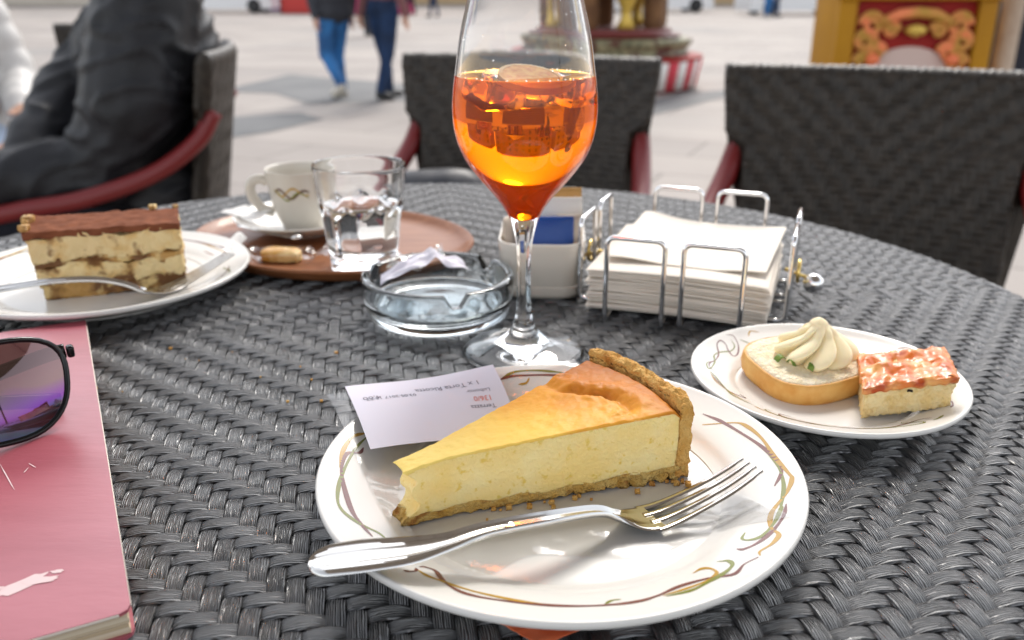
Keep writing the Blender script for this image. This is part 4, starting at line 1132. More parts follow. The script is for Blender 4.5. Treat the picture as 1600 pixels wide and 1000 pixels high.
def ring(rs, z, n=72, am=0.0, seed=0):
    out = []
    for k in range(n):
        a = 2 * PI * k / n; r = sup(a) * rs
        p = Vector((r * math.cos(a) * 1.02, r * math.sin(a) * .98, z))
        if am: p += mn.noise_vector(p * 220 + Vector((seed, 0, 0))) * am
        out.append(tuple(tilt @ p))
    return out
m = MB(); H = .0135
m.rings([ring(.90, .0002), ring(.97, .0012), ring(1.0, .0035, am=.0004), ring(1.015, .007, am=.0005), ring(1.0, .0105, am=.0004), ring(.985, .0128, am=.0003), ring(.955, .0134, am=.0002), ring(.93, .0126)], cap1=False); m.build('crust', BCRUST, ca_)
m = MB(); m.rings([ring(.935, .010), ring(.945, .0130, am=.0003), ring(.91, .0138, am=.0004, seed=3), ring(.75, .0139, am=.0006, seed=4), ring(.55, .0138, am=.0007, seed=5), ring(.35, .0138, am=.0006, seed=6), ring(.15, .0139, am=.0005), ring(.01, .0138)]); m.build('crumb', BREAD, ca_)
# piped rosette: eight curling flutes drawn up to a knob
m = MB(); rings = []; NF = 8; n = 192; NZ = 34
cx0, cy0 = BX + .0045, BY + .0005
for iz in range(NZ + 1):
    h = iz / NZ
    z = BZ + .0132 + .0235 * h
    base = .0215 * max(0, 1 - h * 1.02) ** .56 * (1 - .55 * sm(.70, 1, h)) * (.80 + .34 * math.sin(min(1, h * 1.6) * PI)) + (.0016 * math.sqrt(max(0, 1 - ((h - .92) / .08) ** 2)) if h > .84 else 0)
    if iz == 0: base *= .88
    if iz == NZ: base = .0004
    depth = .52 * (1 - sm(.62, .88, h)) * (.65 + .35 * sm(0, .18, h))
    rg = []
    for k in range(n):
        a = 2 * PI * k / n
        ph = NF * (a - 1.5 * h ** 1.4 + .35)
        lobe = abs(math.cos(ph / 2)) ** .5
        lean = .10 * math.sin(ph)
        r = base * (1 - depth + depth * lobe * 1.18 + lean * depth * .5) * (1 + .05 * math.sin(3 * a + 1))
        zz = z - .0030 * depth * lobe * (1 - h)
        rg.append((cx0 + r * math.cos(a) + .0006 * math.sin(h * 3), cy0 + r * math.sin(a), zz))
    rings.append(rg)
m.rings(rings); m.build('cream_swirl', CREAM, ca_)
for k, (dx, dy, s_, rz_) in enumerate(((-.0165, -.0075, .0034, .5), (-.003, -.0185, .0032, 1.0), (-.0125, -.0135, .0026, 2.0))):
    m = MB()
    m.grid(lambda u, v: (BX + dx + (u - .5) * s_ * 2 * math.cos(rz_) - (v - .5) * s_ * math.sin(rz_), BY + dy + (u - .5) * s_ * 2 * math.sin(rz_) + (v - .5) * s_ * math.cos(rz_), BZ + .0148 + .0022 * math.sin(u * PI) + .001 * v), 6, 4, two=(0, 0, .0004)); m.build('herb', HERB, ca_)

PZ_BREAD = pm('focaccia', (.82, .58, .24), rough=.85, col2=(.88, .70, .37), nscale=160, col3=(.74, .52, .20), nscale3=260, n3=(.55, .68), bump=1.0, bscale=520, bdist=.002, sss=.12)
PZ_TOP = pm('tomato_cheese_topping', (.70, .17, .026), rough=.32, col2=(.85, .47, .16), nscale=62, ndetail=3, nlo=.38, nhi=.68, col3=(.46, .07, .012), nscale3=85, n3=(.54, .68), bump=.5, bscale=150, bdist=.0012, spec=.5, sss=.08)
pz = thing('pizza_square', 'square of thick focaccia with browned tomato and cheese topping', 'pizza', (.2005, .411, .008))
PQ = [Vector((.1762, .3895)), Vector((.2222, .3935)), Vector((.2325, .4300)), Vector((.1885, .4290))]
def pzp(s, t): return (PQ[0] * (1 - s) + PQ[1] * s) * (1 - t) + (PQ[3] * (1 - s) + PQ[2] * s) * t
def pzf(s, t, h):
    p = pzp(s, t); b_ = .0078 + .0042 * s
    c = pzp(.5, .5); k = 1 + .035 * h - .03 * (1 - abs(2 * h - 1)); p = c + (p - c) * k
    return (p.x, p.y, b_ + h * .0155)
m = MB(); m.block(pzf, (46, 36, 16), amp=.0009, freq=480, seed=2); m.build('bread', PZ_BREAD, pz)
def pzt(s, t, h):
    p = pzp(s, t); c = pzp(.5, .5); p = c + (p - c) * (1.075 + .03 * mn.noise(Vector((s * 4, t * 4, 0))))
    e = min(s, 1 - s, t, 1 - t)
    z = .0078 + .0042 * s + .0150 + h * .0030 + .0034 * mn.noise(Vector((s * 6, t * 5, 7))) * sm(0, .2, e) - .0022 * (1 - sm(0, .07, e)) * (.5 + mn.noise(Vector((s * 9, t * 9, 3))))
    return (p.x, p.y, z)
m = MB(); m.block(pzt, (50, 40, 3), amp=.0007, freq=300, seed=8); m.build('topping', PZ_TOP, pz)
CHAR = pm('charred_bit', (.02, .012, .006), rough=.7)
for s, t, dz in ((.93, .03, .0004), (.50, -.010, -.0042), (.34, .02, .0)):
    p = pzp(s, t); m = MB(); m.block(lambda a, b_, h: (p.x + (a - .5) * .0030, p.y + (b_ - .5) * .0018, .0078 + .0042 * s + .0158 + dz + h * .0012), (4, 3, 2), amp=.0008, freq=500, seed=s * 9); m.build('olive_flake', CHAR, pz)

# ================================================================== TIRAMISU ON THE LEFT PLATE
SPONGE = pm('tiramisu_cream', (.78, .60, .30), rough=.6, col2=(.70, .46, .17), nscale=70, ndetail=6, nlo=.45, nhi=.62, col3=(.20, .085, .02), nscale3=60, n3=(.56, .65), bump=.9, bscale=220, bdist=.002, sss=.1)
SOAK = pm('soaked_biscuit', (.50, .28, .08), rough=.55, col2=(.16, .065, .016), nscale=55, ndetail=5, nlo=.42, nhi=.56, col3=(.72, .52, .22), nscale3=80, n3=(.55, .64), bump=.9, bscale=200, bdist=.002)
COCOA = pm('cocoa_top', (.15, .048, .022), rough=.9, spec=.2, col2=(.22, .075, .035), nscale=120, bump=.5, bscale=300, bdist=.0008)
ti = thing('tiramisu', 'tall slice of tiramisu with soaked layers and cocoa top', 'cake', (-.295, .605, .0075))
TL0, TX, TY = Vector((-.325, .5675)), Vector((.0880, .0290)), Vector((-.0175, .046))
def tip_(s, t, z, k=0.0):
    p = TL0 + TX * s + TY * t
    return (p.x - .0075 * (1 - s) * z / .052 + k, p.y, .0075 + z)
def layer(z0, z1, nm, mat, amp, seed, o=0.0, n=(56, 26, 12)):
    m = MB()
    def f(s, t, h):
        z = z0 + (z1 - z0) * h + (.0016 if z0 < .04 else .0002) * math.sin(s * 11 + seed) * (0 if (z0 == 0 and h == 0) else 1)
        z += .0022 * mn.noise(Vector((s * 6, t * 3, seed))) * (0 if (z0 == 0 and h == 0) or z > .038 else 1); c = .5; k = 1 + o - .03 * math.sin(h * PI) * 0
        return tip_(c + (s - c) * k, c + (t - c) * k, z)
    m.block(f, n, amp=amp, freq=150, seed=seed); return m.build(nm, mat, ti)
layer(0, .0115, 'soaked_biscuit', SOAK, .0012, 1)
layer(.0100, .0232, 'cream_layer', SPONGE, .0018, 4, .012)
layer(.0215, .0285, 'soaked_biscuit', SOAK, .0016, 7, -.012)
layer(.0270, .0440, 'cream_layer', SPONGE, .0019, 10, .006)
layer(.0430, .0476, 'cocoa_top', COCOA, .0011, 13, .015, (56, 26, 3))
for k in range(8):
    s, t = (random.random() * .05 - .01, random.random()) if k < 6 else (.6 + .4 * random.random(), .97)
    p = tip_(s, t, .0478); r = .0016 + random.random() * .0018
    m = MB(); m.block(lambda a, b_, h: (p[0] + (a - .5) * r * 2, p[1] + (b_ - .5) * r * 2, p[2] + h * r * 1.4), (4, 4, 3), amp=.0008, freq=400, seed=k); m.build('nut_crumb', SOAK, ti)

# ================================================================== WOODEN TRAY AND WHAT STANDS ON IT
def wood_mat():
    m = pm('red_brown_wood', (.22, .072, .024), rough=.40, spec=.25, col2=(.30, .115, .045), nscale=18, ndetail=6, stretch=(1.2, 14, 14), coat=.1, bump=.1, bscale=20, bdist=.0006)
    return m
WOOD = wood_mat()
TX0, TY0, TA_, TB_, TROT = -.155, .722, .128, .100, R(-26)
def oval(k, z, n=96):
    out = []
    for i in range(n):
        a = 2 * PI * i / n; x, y = (TA_ - k) * math.cos(a), (TB_ - k) * math.sin(a)
        out.append((TX0 + x * math.cos(TROT) - y * math.sin(TROT), TY0 + x * math.sin(TROT) + y * math.cos(TROT), z))
    return out
m = MB(); m.rings([oval(.030, .0003), oval(.012, .0006), oval(.004, .004), oval(.0, .0105), oval(.0012, .0122), oval(.0032, .0120), oval(.007, .0085), oval(.014, .0062), oval(.022, .0058), oval(.08, .0058)]); 
tag(m.build('tray', WOOD, origin=(TX0, TY0, 0), ang=60), 'oval red brown wooden tray carrying the coffee cup and the water glass', 'tray')
TZ = .0059
CPX, CPY = -.187, .755
sa = thing('saucer', 'white saucer on the wooden tray under the coffee cup', 'saucer', (CPX, CPY, TZ))
m = MB(); m.lathe(smooth_prof([(0, .0045), (.018, .0045), (.022, .0055), (.036, .0082), (.050, .0130), (.0575, .0165), (.0600, .0172), (.0605, .0165), (.0585, .0148), (.050, .0100), (.036, .0046), (.026, .0018), (.024, 0), (.021, 0), (.020, .0016), (0, .0018)], 3), (CPX, CPY, TZ), 72); m.build('dish', CERAMIC, sa, ang=60)
cup = thing('coffee_cup', 'white coffee cup with a brown scroll, on the saucer', 'cup', (CPX, CPY, TZ + .0047))
CZ = TZ + .0047
CUPO = [(0, .0012), (.0140, .0010), (.0155, 0), (.0172, .0), (.0180, .003), (.0215, .010), (.0252, .021), (.0274, .035), (.0288, .046), (.0299, .0518), (.0300, .0527), (.0293, .0530), (.0281, .0518), (.0271, .046), (.0256, .035), (.0228, .022), (.0190, .011), (.012, .0065), (0, .006)]
m = MB(); CUPM = pm('cream_porcelain', (.60, .56, .49), rough=.2)
m.lathe(smooth_prof(CUPO, 3), (CPX, CPY, CZ), 64); m.build('bowl', CUPM, cup, ang=60)
hd = Vector((-.97, -.22, 0)).normalized()
def HP(r, z): return (CPX + hd.x * r, CPY + hd.y * r, CZ + z)
m = MB(); m.tube(spline([HP(.0278, .0415), HP(.034, .0445), HP(.0410, .0420), HP(.0430, .0340), HP(.0395, .0250), HP(.033, .0180), HP(.0240, .0145)], 6), .0032, 12, flat=1.35); m.build('handle', CUPM, cup)
m = MB()
for w, off, col, ph in ((.0016, 0, 0, 0), (.0010, -.003, 1, 1.2), (.0010, .003, 2, 2.6)):
    L = []; Q = []
    for k in range(30):
        u = k / 29; a = R(-128) + R(66) * u; z = .035 + off * .6 + .0042 * math.sin(u * 9 + ph) * (1 - .3 * u); r = interp([(z_, r_) for r_, z_ in CUPO[4:10]], z) + .00018
        for lst, s_ in ((L, 1), (Q, -1)):
            zz = z + s_ * w * (.5 + .4 * math.sin(u * PI)) ; lst.append((CPX + r * math.cos(a), CPY + r * math.sin(a), CZ + zz))
    m.add(L + Q, [(i, i + 1, i + 31, i + 30) for i in range(29)], col)
m.build('painted_scroll', [pm('brown_glaze', (.13, .075, .055), rough=.3), OLIVE, OCHRE], cup)
COFFEE = pm('coffee_film', (.16, .075, .03), rough=.3)
m = MB(); m.lathe([(0, .0072), (.0130, .0075), (.0150, .0082), (0, .0083)], (CPX, CPY, CZ), 32); tag(m.build('coffee', COFFEE, origin=(CPX, CPY, CZ), ang=40), 'last drop of coffee at the bottom of the cup', 'drink')
# torn sugar paper and spoon on the saucer
m = MB()
SPQ = [(-.262, .7560), (-.2210, .7270), (-.2120, .7460), (-.2480, .7720)]
def spf(u, v):
    x = (SPQ[0][0] * (1 - u) + SPQ[1][0] * u) * (1 - v) + (SPQ[3][0] * (1 - u) + SPQ[2][0] * u) * v
    y = (SPQ[0][1] * (1 - u) + SPQ[1][1] * u) * (1 - v) + (SPQ[3][1] * (1 - u) + SPQ[2][1] * u) * v
    return (x, y, .0240 + .0035 * math.sin(u * 8) * v + .006 * sm(.3, .7, u) * (1 - sm(.7, 1, u)) * v + .002 * mn.noise(Vector((u * 5, v * 5, 2))))
m.grid(spf, 20, 12, two=(0, 0, .0003)); tag(m.build('paper_sachet', PAPER, origin=(-.238, .75, .024), ang=50), 'torn white paper sachet lying on the saucer rim', 'sachet')
m = MB()
sp_ = spline([(-.2300, .7060, .0240), (-.2120, .7010, .0215), (-.1960, .6985, .0185), (-.1850, .6970, .0175), (-.1740, .6960, .0178)], 6)
m.tube(sp_, [.0016 + .0010 * abs(math.cos(i / len(sp_) * 3)) + (.0058 * sm(.72, .86, i / (len(sp_) - 1)) * math.sqrt(max(.05, 1 - ((i / (len(sp_) - 1) - .87) / .135) ** 2)) if i / (len(sp_) - 1) > .72 else 0) for i in range(len(sp_))], 12, flat=.3)
tag(m.build('teaspoon', STEEL, origin=(-.20, .70, .02)), 'small steel teaspoon lying on the saucer in front of the cup', 'spoon')

# --- water tumbler
WX, WY = -.116, .652
NFC = 9
def facet(a, z):
    f = sm(.006, .012, z) * (1 - sm(.046, .052, z + .004 * math.cos(NFC * a)))
    am = (a + PI / 9 * .3) % (2 * PI / NFC) - PI / NFC
    return 1 + f * (math.cos(PI / NFC) / math.cos(am) * 1.0 - 1) * 1.0
def facet2(a, z): return facet(a, z) if z > 0 else 1
TOUT = [(0, .0003), (.0235, .0003), (.0255, .0016), (.0262, .005), (.0268, .010), (.0276, .016), (.0284, .024), (.0294, .032), (.0304, .040), (.0310, .044), (.0316, .047), (.0322, .050), (.0328, .053), (.0334, .058), (.0343, .066), (.0350, .0755), (.0352, .0800), (.0349, .0809)]
TIN = [(.0338, .0808), (.0334, .0795), (.0329, .070), (.0318, .056), (.0300, .040), (.0280, .022), (.0262, .0135), (.022, .0108), (.01, .0104), (0, .0104)]
tu = thing('water_glass', 'faceted clear tumbler half full of water on the tray', 'glass', (WX, WY, TZ))
m = MB()
rings = []
for r, z in smooth_prof(TOUT, 3): rings.append([(WX + max(r, 1e-5) * facet(2 * PI * k / 108, z) * math.cos(2 * PI * k / 108), WY + max(r, 1e-5) * facet(2 * PI * k / 108, z) * math.sin(2 * PI * k / 108), TZ + z) for k in range(108)])
WL = .050
for r, z in [q for q in smooth_prof(TIN, 3) if q[1] > WL] + [(interp([(z_, r_) for r_, z_ in smooth_prof(TIN, 3)[::-1]], WL), WL)]: rings.append([(WX + max(r, 1e-5) * math.cos(2 * PI * k / 108), WY + max(r, 1e-5) * math.sin(2 * PI * k / 108), TZ + z) for k in range(108)])
m.rings(rings); m.build('glass', GLASS, tu, ang=35)
WATER = [interface_mat('water', 1.33 / 1.46), interface_mat('water_surface', 1.33)]
wi = [(r, z) for r, z in smooth_prof(TIN, 3) if z < WL]
rw = interp([(z_, r_) for r_, z_ in smooth_prof(TIN, 3)[::-1]], WL)
m = MB(); m.lathe([(0, WL - .0004), (rw * .96, WL - .0004), (rw, WL)], (WX, WY, TZ), 108, m=1); m.lathe([(rw, WL)] + wi, (WX, WY, TZ), 108)
tag(m.build('water', WATER, origin=(WX, WY, TZ + .011)), 'clear water in the faceted tumbler', 'drink')

# --- wrapped biscuit
KX, KY = -.1855, .668
BISC = pm('golden_biscuit', (.74, .38, .07), rough=.5, col2=(.86, .60, .24), nscale=60, nlo=.45, nhi=.6)
wb = thing('wrapped_biscuit', 'small golden biscuit in a clear twisted wrapper on the tray', 'biscuit', (KX, KY, TZ))
m = MB()
def bis(s, t, h):
    x, y = (s - .5) * 2, (t - .5) * 2
    k = math.sqrt(max(0, 1 - .22 * y * y)); j = math.sqrt(max(0, 1 - .35 * x * x))
    return (KX + .0165 * x * k, KY + .0095 * y * j - .0018 * x, TZ + .0008 + .0088 * h * (1 - .35 * max(abs(x), abs(y)) ** 3))
m.block(bis, (22, 16, 8), amp=.0005, freq=160); m.build('biscuit', BISC, wb)
m = MB(); rings = []
for i in range(33):
    u = i / 32 * 2 - 1
    if abs(u) < .55: ry, rz_ = .0108, .0058
    else:
        k = (abs(u) - .55) / .45; ry = .0108 * (1 - sm(0, .45, k)) + .0115 * sm(.45, 1, k) + .0014; rz_ = .0058 * (1 - sm(0, .4, k)) + .0012 + .0015 * sm(.5, 1, k)
    rings.append([(KX + u * .040 + .001 * math.sin(5 * a + i), KY - u * .005 * (1 if u > 0 else -1.9) + ry * math.cos(a), TZ + .0056 + rz_ * math.sin(a) * (1 + .06 * math.sin(4 * a + u * 20)) + .0020 * math.sin(3 * a + 5 * u) * sm(.7, 1, abs(u)) + .004 * sm(.6, 1, abs(u))) for a in [2 * PI * q / 28 for q in range(28)]])
m.rings(rings, cap0=False, cap1=False); m.build('wrapper', FILM, wb)
m = MB(); m.grid(lambda u, v: (KX - .051 + u * .012 + v * .006, KY + .018 + v * .014 - u * .010, TZ + .0075 + .006 * v + .002 * math.sin(u * 4)), 8, 6, two=(0, 0, .0002)); m.build('paper_tag', PAPER, wb)

# ================================================================== ASHTRAY
AX, AY = -.0505, .5600
asht = thing('ashtray', 'round pale blue glass ashtray with a crumpled slip inside', 'ashtray', (AX, AY, 0))
m = MB(); n = 120
NOT = [R(-72), R(48), R(168)]
def notch(a):
    d = min(abs((a - q + PI) % (2 * PI) - PI) for q in NOT)
    return sm(R(9), R(5), d) if False else (1 - sm(R(4), R(8), d))
AP = [(0, .0008), (.040, .0006), (.0455, .0008), (.0478, .0030), (.0492, .0080), (.0485, .0098), (.0505, .0115), (.0515, .020), (.0518, .0275), (.0510, .0296), (.0490, .0300), (.0468, .0296), (.0458, .0280), (.0450, .020), (.0440, .0125), (.0405, .0092), (.030, .0082), (.015, .0086), (0, .0084)]
rings = []
for r, z in smooth_prof(AP, 3):
    rg = []
    for k in range(n):
        a = 2 * PI * k / n; nn = notch(a)
        zz = z - nn * max(0, z - .0205) * .92 if r > .044 else z
        rg.append((AX + max(r, 1e-5) * math.cos(a), AY + max(r, 1e-5) * math.sin(a), zz))
    rings.append(rg)
m.rings(rings); m.build('glass', GLASSB, asht, ang=50)
def crump(P, nm, lb, cat, mat, am, zf, nu=26, nv=14, th=.0002):
    m = MB()
    def f(u, v):
        x = (P[0][0] * (1 - u) + P[1][0] * u) * (1 - v) + (P[3][0] * (1 - u) + P[2][0] * u) * v
        y = (P[0][1] * (1 - u) + P[1][1] * u) * (1 - v) + (P[3][1] * (1 - u) + P[2][1] * u) * v
        return (x, y, zf(u, v) + am * mn.noise(Vector((u * 6, v * 4, am * 900))))
    m.grid(f, nu, nv, two=(0, 0, th))
    return tag(m.build(nm, mat, origin=(P[0][0], P[0][1], zf(0, 0)), ang=60), lb, cat)
crump([(-.0885, .5500), (-.0300, .5830), (-.0360, .5960), (-.0900, .5640)], 'paper_slip', 'crumpled white slip lying across the back of the ashtray', 'paper', pm('lilac_paper', (.70, .68, .76), rough=.6), .0035, lambda u, v: .0235 + .0100 * math.sin(u * PI) + .004 * v + .0045 * math.exp(-((u - .62) / .06) ** 2))
crump([(-.0860, .5650), (-.0480, .5900), (-.0500, .6020), (-.0840, .5800)], 'clear_wrapper', 'clear crumpled wrapper behind the slip in the ashtray', 'wrapper', FILM, .006, lambda u, v: .0310 + .004 * math.sin(u * 9) + .003 * v)

# ================================================================== SUGAR CADDY
SGX, SGY = .0230, .6300
CER2 = pm('cream_ceramic', (.66, .60, .52), rough=.22, coat=.2)
cd = thing('sugar_caddy', 'cream ceramic box holding sugar sachets beside the napkin holder', 'caddy', (SGX, SGY, 0))
def rrect(hx, hy, z, rad, n=7, rot=R(-3)):
    out = []
    for q, (sx, sy) in enumerate(((1, 1), (-1, 1), (-1, -1), (1, -1))):
        for k in range(n):
            a = q * PI / 2 + k / (n - 1) * PI / 2
            x, y = sx * (hx - rad) + rad * math.cos(a), sy * (hy - rad) + rad * math.sin(a)
            out.append((SGX + x * math.cos(rot) - y * math.sin(rot), SGY + x * math.sin(rot) + y * math.cos(rot), z))
    return out
m = MB()
m.rings([rrect(.025, .038, .0, .013), rrect(.0285, .0415, .0012, .016), rrect(.0295, .0425, .004, .016), rrect(.0297, .0427, .0092, .016), rrect(.0290, .0420, .0098, .016), rrect(.0293, .0423, .0104, .016), rrect(.0312, .0442, .036, .016), rrect(.0316, .0446, .0405, .016), rrect(.0312, .0442, .0418, .016), rrect(.0300, .0430, .0418, .016), rrect(.0294, .0424, .0405, .016), rrect(.0284, .0414, .020, .014), rrect(.0270, .0400, .005, .013)])
m.build('box', CER2, cd, ang=50)
def sachet(x, y, z0, w, h, col, label, lean=.15, rot=0.0, th=.0035, prt=None, nm='sugar_sachet'):
    t = thing(nm, label, 'sachet', (x, y, z0), 'sachets in the sugar caddy')
    def f(s, tt, hh):
        u, v = (s - .5) * 2, hh * 2 - 1
        th_ = th * (1 - abs(u) ** 3) * (1 - abs(v) ** 4) + .0004
        px = u * w / 2; py = (tt - .5) * th_ * 2 + lean * hh * h; pz = hh * h
        return (x + px * math.cos(rot) - py * math.sin(rot), y + px * math.sin(rot) + py * math.cos(rot), z0 + pz)
    m = MB(); m.block(f, (18, 2, 18), amp=.00025, freq=300, seed=x * 500); m.build('packet', col, t)
    if prt:
        m = MB()
        for (u0, u1, v0, v1, mi) in prt:
            def g(u, v):
                p = f((u0 + (u1 - u0) * u), 0, v0 + (v1 - v0) * v); return (p[0] + .0003 * math.sin(rot), p[1] - .0003, p[2])
            m.grid(g, 4, 6, m=mi)
        m.build('print', [pm('pale_blue_print', (.35, .45, .68), rough=.6), pm('red_print', (.5, .04, .05), rough=.6)], t)
BLUEP = pm('blue_sachet_paper', (.012, .060, .27), rough=.4)
WHP = pm('white_sachet_paper', (.70, .67, .63), rough=.6)
TANP = pm('ribbed_beige_sachet', (.56, .47, .38), rough=.6)
BRNP = pm('brown_sachet_paper', (.40, .215, .06), rough=.6, col2=(.48, .27, .09), nscale=60)
sachet(.0275, .6020, .005, .034, .052, BLUEP, 'dark blue sugar sachet at the front of the caddy', .10, 0, prt=[(.14 + q * .20, .16 + q * .20 + .06, .30, .62, 0) for q in range(4)] + [(.06, .09, .30, .55, 1)])
sachet(.0415, .6075, .005, .018, .052, TANP, 'beige ribbed sachet beside the blue one', .10, 0)
sachet(.0290, .6170, .005, .046, .062, WHP, 'large white sachet standing behind the blue one', .12, 0)
sachet(.0290, .6270, .005, .046, .067, BRNP, 'brown sachet at the back of the caddy', .12, 0)
sachet(.0010, .6130, .005, .016, .050, TANP, 'narrow beige sachet at the left end of the caddy', .10, R(70))
sachet(.0050, .6250, .005, .022, .046, WHP, 'narrow white sachet at the left end of the caddy', .10, R(75))

# ================================================================== NAPKIN HOLDER AND NAPKINS
NCX, NCY, NR = .130, .604, math.atan2(-.342, .94)
def NP(u, v, z): return (NCX + u * math.cos(NR) - v * math.sin(NR), NCY + u * math.sin(NR) + v * math.cos(NR), z)
nh = thing('napkin_holder', 'chrome wire napkin holder with brass rings and ball ends', 'napkin holder', (NCX, NCY, 0))
WR = .0017
UH, VH, LH = .068, .077, .0595
def wire(pts, nm='wire_loop', mat=CHROME, r=WR, closed=False, rad=.006):
    m = MB(); m.tube(fillet(pts, rad, 5, closed), r, 10, closed=closed); return m.build(nm, mat, nh)
wire([NP(-.045, -.045, .0018), NP(.045, -.045, .0018), NP(.045, .045, .0018), NP(-.045, .045, .0018)], 'base_ring', closed=True)
for a, b_ in ((-.043, -.005), (.007, .045)):
    for v in (-VH - .0034, VH + .0034): wire([NP(a, math.copysign(.044, v), .0018), NP(a, v, .0018), NP(a, v, LH), NP(b_, v, LH), NP(b_, v, .0018), NP(b_, math.copysign(.044, v), .0018)])
for a, b_ in ((-.042, -.003), (.011, .046)):
    for u in (-UH - .0034, UH + .0034): wire([NP(math.copysign(.044, u), a, .0018), NP(u, a, .0018), NP(u, a, LH), NP(u, b_, LH), NP(u, b_, .0018), NP(math.copysign(.044, u), b_, .0018)])
for s_ in (-1, 1):
    m = MB(); m.tube([NP(s_ * (UH + .0075), .004 + .0085 * math.cos(a), .024 + .0075 * math.sin(a)) for a in [2 * PI * q / 24 for q in range(24)]], .0014, 8, closed=True); m.build('ring', BRASS, nh)
    m = MB(); m.tube([NP(s_ * (UH - .002), .004, .0245), NP(s_ * (UH + .0145), .004, .0195)], .0013, 8); m.build('hook', BRASS, nh)
    c = NP(s_ * (UH + .0185), .002, .0165)
    m = MB(); m.lathe([(0, -.0072)] + [(.0072 * math.cos(R(q)), .0072 * math.sin(R(q))) for q in range(-80, 81, 10)] + [(0, .0072)], c, 24); m.build('ball', CHROME, nh)
NAPM = pm('napkin_paper', (.85, .78, .69), rough=.9, bump=.15, bscale=180, bdist=.0006)
def napkin_mesh(seed):
    """folded paper napkin: two leaves joined by a round fold at the front"""
    m = MB(); rng = random.Random(seed)
    nu, pts = 26, []
    T = .0021
    sec = [(.062, .0), (.02, .0), (-.03, .0), (-.058, .0)] + [(-.058 - .0042 * math.sin(a), T / 2 - T / 2 * math.cos(a)) for a in [PI * q / 6 for q in range(1, 6)]] + [(-.058, T), (-.03, T), (.02, T), (.062, T)] + [(.062, T * .58), (.02, T * .55), (-.05, T * .52), (-.05, T * .48), (.02, T * .45), (.062, T * .42)]
    o1, o2 = rng.uniform(-.0012, .0012), rng.uniform(-.0012, .0012)
    ph = rng.uniform(0, 6)
    rings = []
    for i in range(nu + 1):
        u = -.0605 + .121 * i / nu
        e = abs(i / nu * 2 - 1)
        rings.append([NP(u + o1, v + o2 + .0008 * math.sin(u * 40 + ph), z * (1 - .25 * sm(.93, 1, e)) + .0005 * math.sin(u * 45 + v * 20 + ph) - .0006 * e ** 4) for v, z in sec])
    m.rings(rings); return m
protos = []
NN = 14
for k in range(NN):
    zb = .0026 + k * .0021
    if k < 4:
        m = napkin_mesh(k + 3); o = m.build('paper_napkin', NAPM, origin=(NCX, NCY, 0), ang=60); protos.append(o)
    else:
        o = protos[k % 4].copy(); COL.objects.link(o)
    o.location = (NCX + random.uniform(-.0008, .0008), NCY + random.uniform(-.0012, .0008), zb)
    o.rotation_euler = (0, 0, random.uniform(-.012, .012))
    tag(o, 'folded white paper napkin in the stack inside the wire holder', 'napkin', 'stack of paper napkins')
m = MB()
m.grid(lambda u, v: NP(-.054 + .110 * u + .006 * v, -.043 + .108 * v, .0345 + .0040 * v ** 1.3 + .0035 * math.exp(-((u - .05) / .12) ** 2) * v + .0012 * math.sin(u * 6 + 1) + .0008 * mn.noise(Vector((u * 4, v * 4, 0)))), 30, 24, two=(0, 0, .0009))
tag(m.build('paper_napkin', NAPM, origin=(NCX, NCY, .0345), ang=60), 'topmost napkin, lifted at the back of the wire holder', 'napkin', 'stack of paper napkins')

# ================================================================== MENU AND SUNGLASSES
def menu_mat():
    m = pm('worn_red_cover', (.32, .050, .075), rough=.45, coat=1.0, col2=(.40, .085, .115), nscale=9, ndetail=5, bump=.3, bscale=60, bdist=.0012, spec=.6, stretch=(1, 3.5, 1))
    n, l = m.node_tree.nodes, m.node_tree.links; b = n['Principled BSDF']; b.inputs['Coat Roughness'].default_value = .34; tc = [x for x in n if x.type == 'TEX_COORD'][0]
    t = n.new('ShaderNodeTexNoise'); t.inputs['Scale'].default_value = 14; t.inputs['Detail'].default_value = 7; l.new(tc.outputs['Object'], t.inputs['Vector'])
    mr = n.new('ShaderNodeMapRange'); mr.inputs['From Min'].default_value = .4; mr.inputs['From Max'].default_value = .7; mr.inputs['To Min'].default_value = .40; mr.inputs['To Max'].default_value = .56
    l.new(t.outputs['Fac'], mr.inputs['Value']); l.new(mr.outputs[0], b.inputs['Roughness'])
    return m
mu = Vector((-.888, -.460)); mv = Vector((-.460, .888)); MC = Vector((-.1300, .2400)); ML, MW, MT = .312, .215, .0118
mn_ = thing('menu_book', 'worn red menu booklet with scuffed cover under the sunglasses', 'menu', (MC.x + mu.x * .1 + mv.x * .15, MC.y + mu.y * .1 + mv.y * .15, 0))
def MP(a, b_, z): return (MC.x + mu.x * a + mv.x * b_, MC.y + mu.y * a + mv.y * b_, z)
def slab(a0, a1, b0, b1, z0, z1, nm, mat, n=(10, 20, 1), cr=.004):
    m = MB()
    def f(s, t, h):
        a, b_ = a0 + (a1 - a0) * s, b0 + (b1 - b0) * t
        # rounded outer corners
        da, db = max(0, cr - a), max(0, cr - b_)
        if da > 0 and db > 0:
            q = math.hypot(da, db)
            if q > cr: a, b_ = cr - da / q * cr, cr - db / q * cr
        return MP(a, b_, z0 + (z1 - z0) * h)
    m.block(f, n); return m.build(nm, mat, mn_, ang=40)
PAGES = pm('cream_pages', (.66, .56, .42), rough=.8, col2=(.50, .38, .24), nscale=2.0, stretch=(1, 1, 900), nlo=.45, nhi=.55)
slab(0, MW, 0, ML, .0004, .0018, 'back_cover', menu_mat(), (60, 80, 1))
for k in range(4):
    z0 = .0019 + k * .0021
    slab(.0012 + .0004 * (k % 2), MW, .0012 + .0003 * ((k + 1) % 2), ML - .001, z0, z0 + .00195, 'page_block', PAGES, (40, 40, 1))
MENU_M = menu_mat()
slab(0, MW, 0, ML, .0104, MT, 'front_cover', MENU_M, (60, 80, 1))
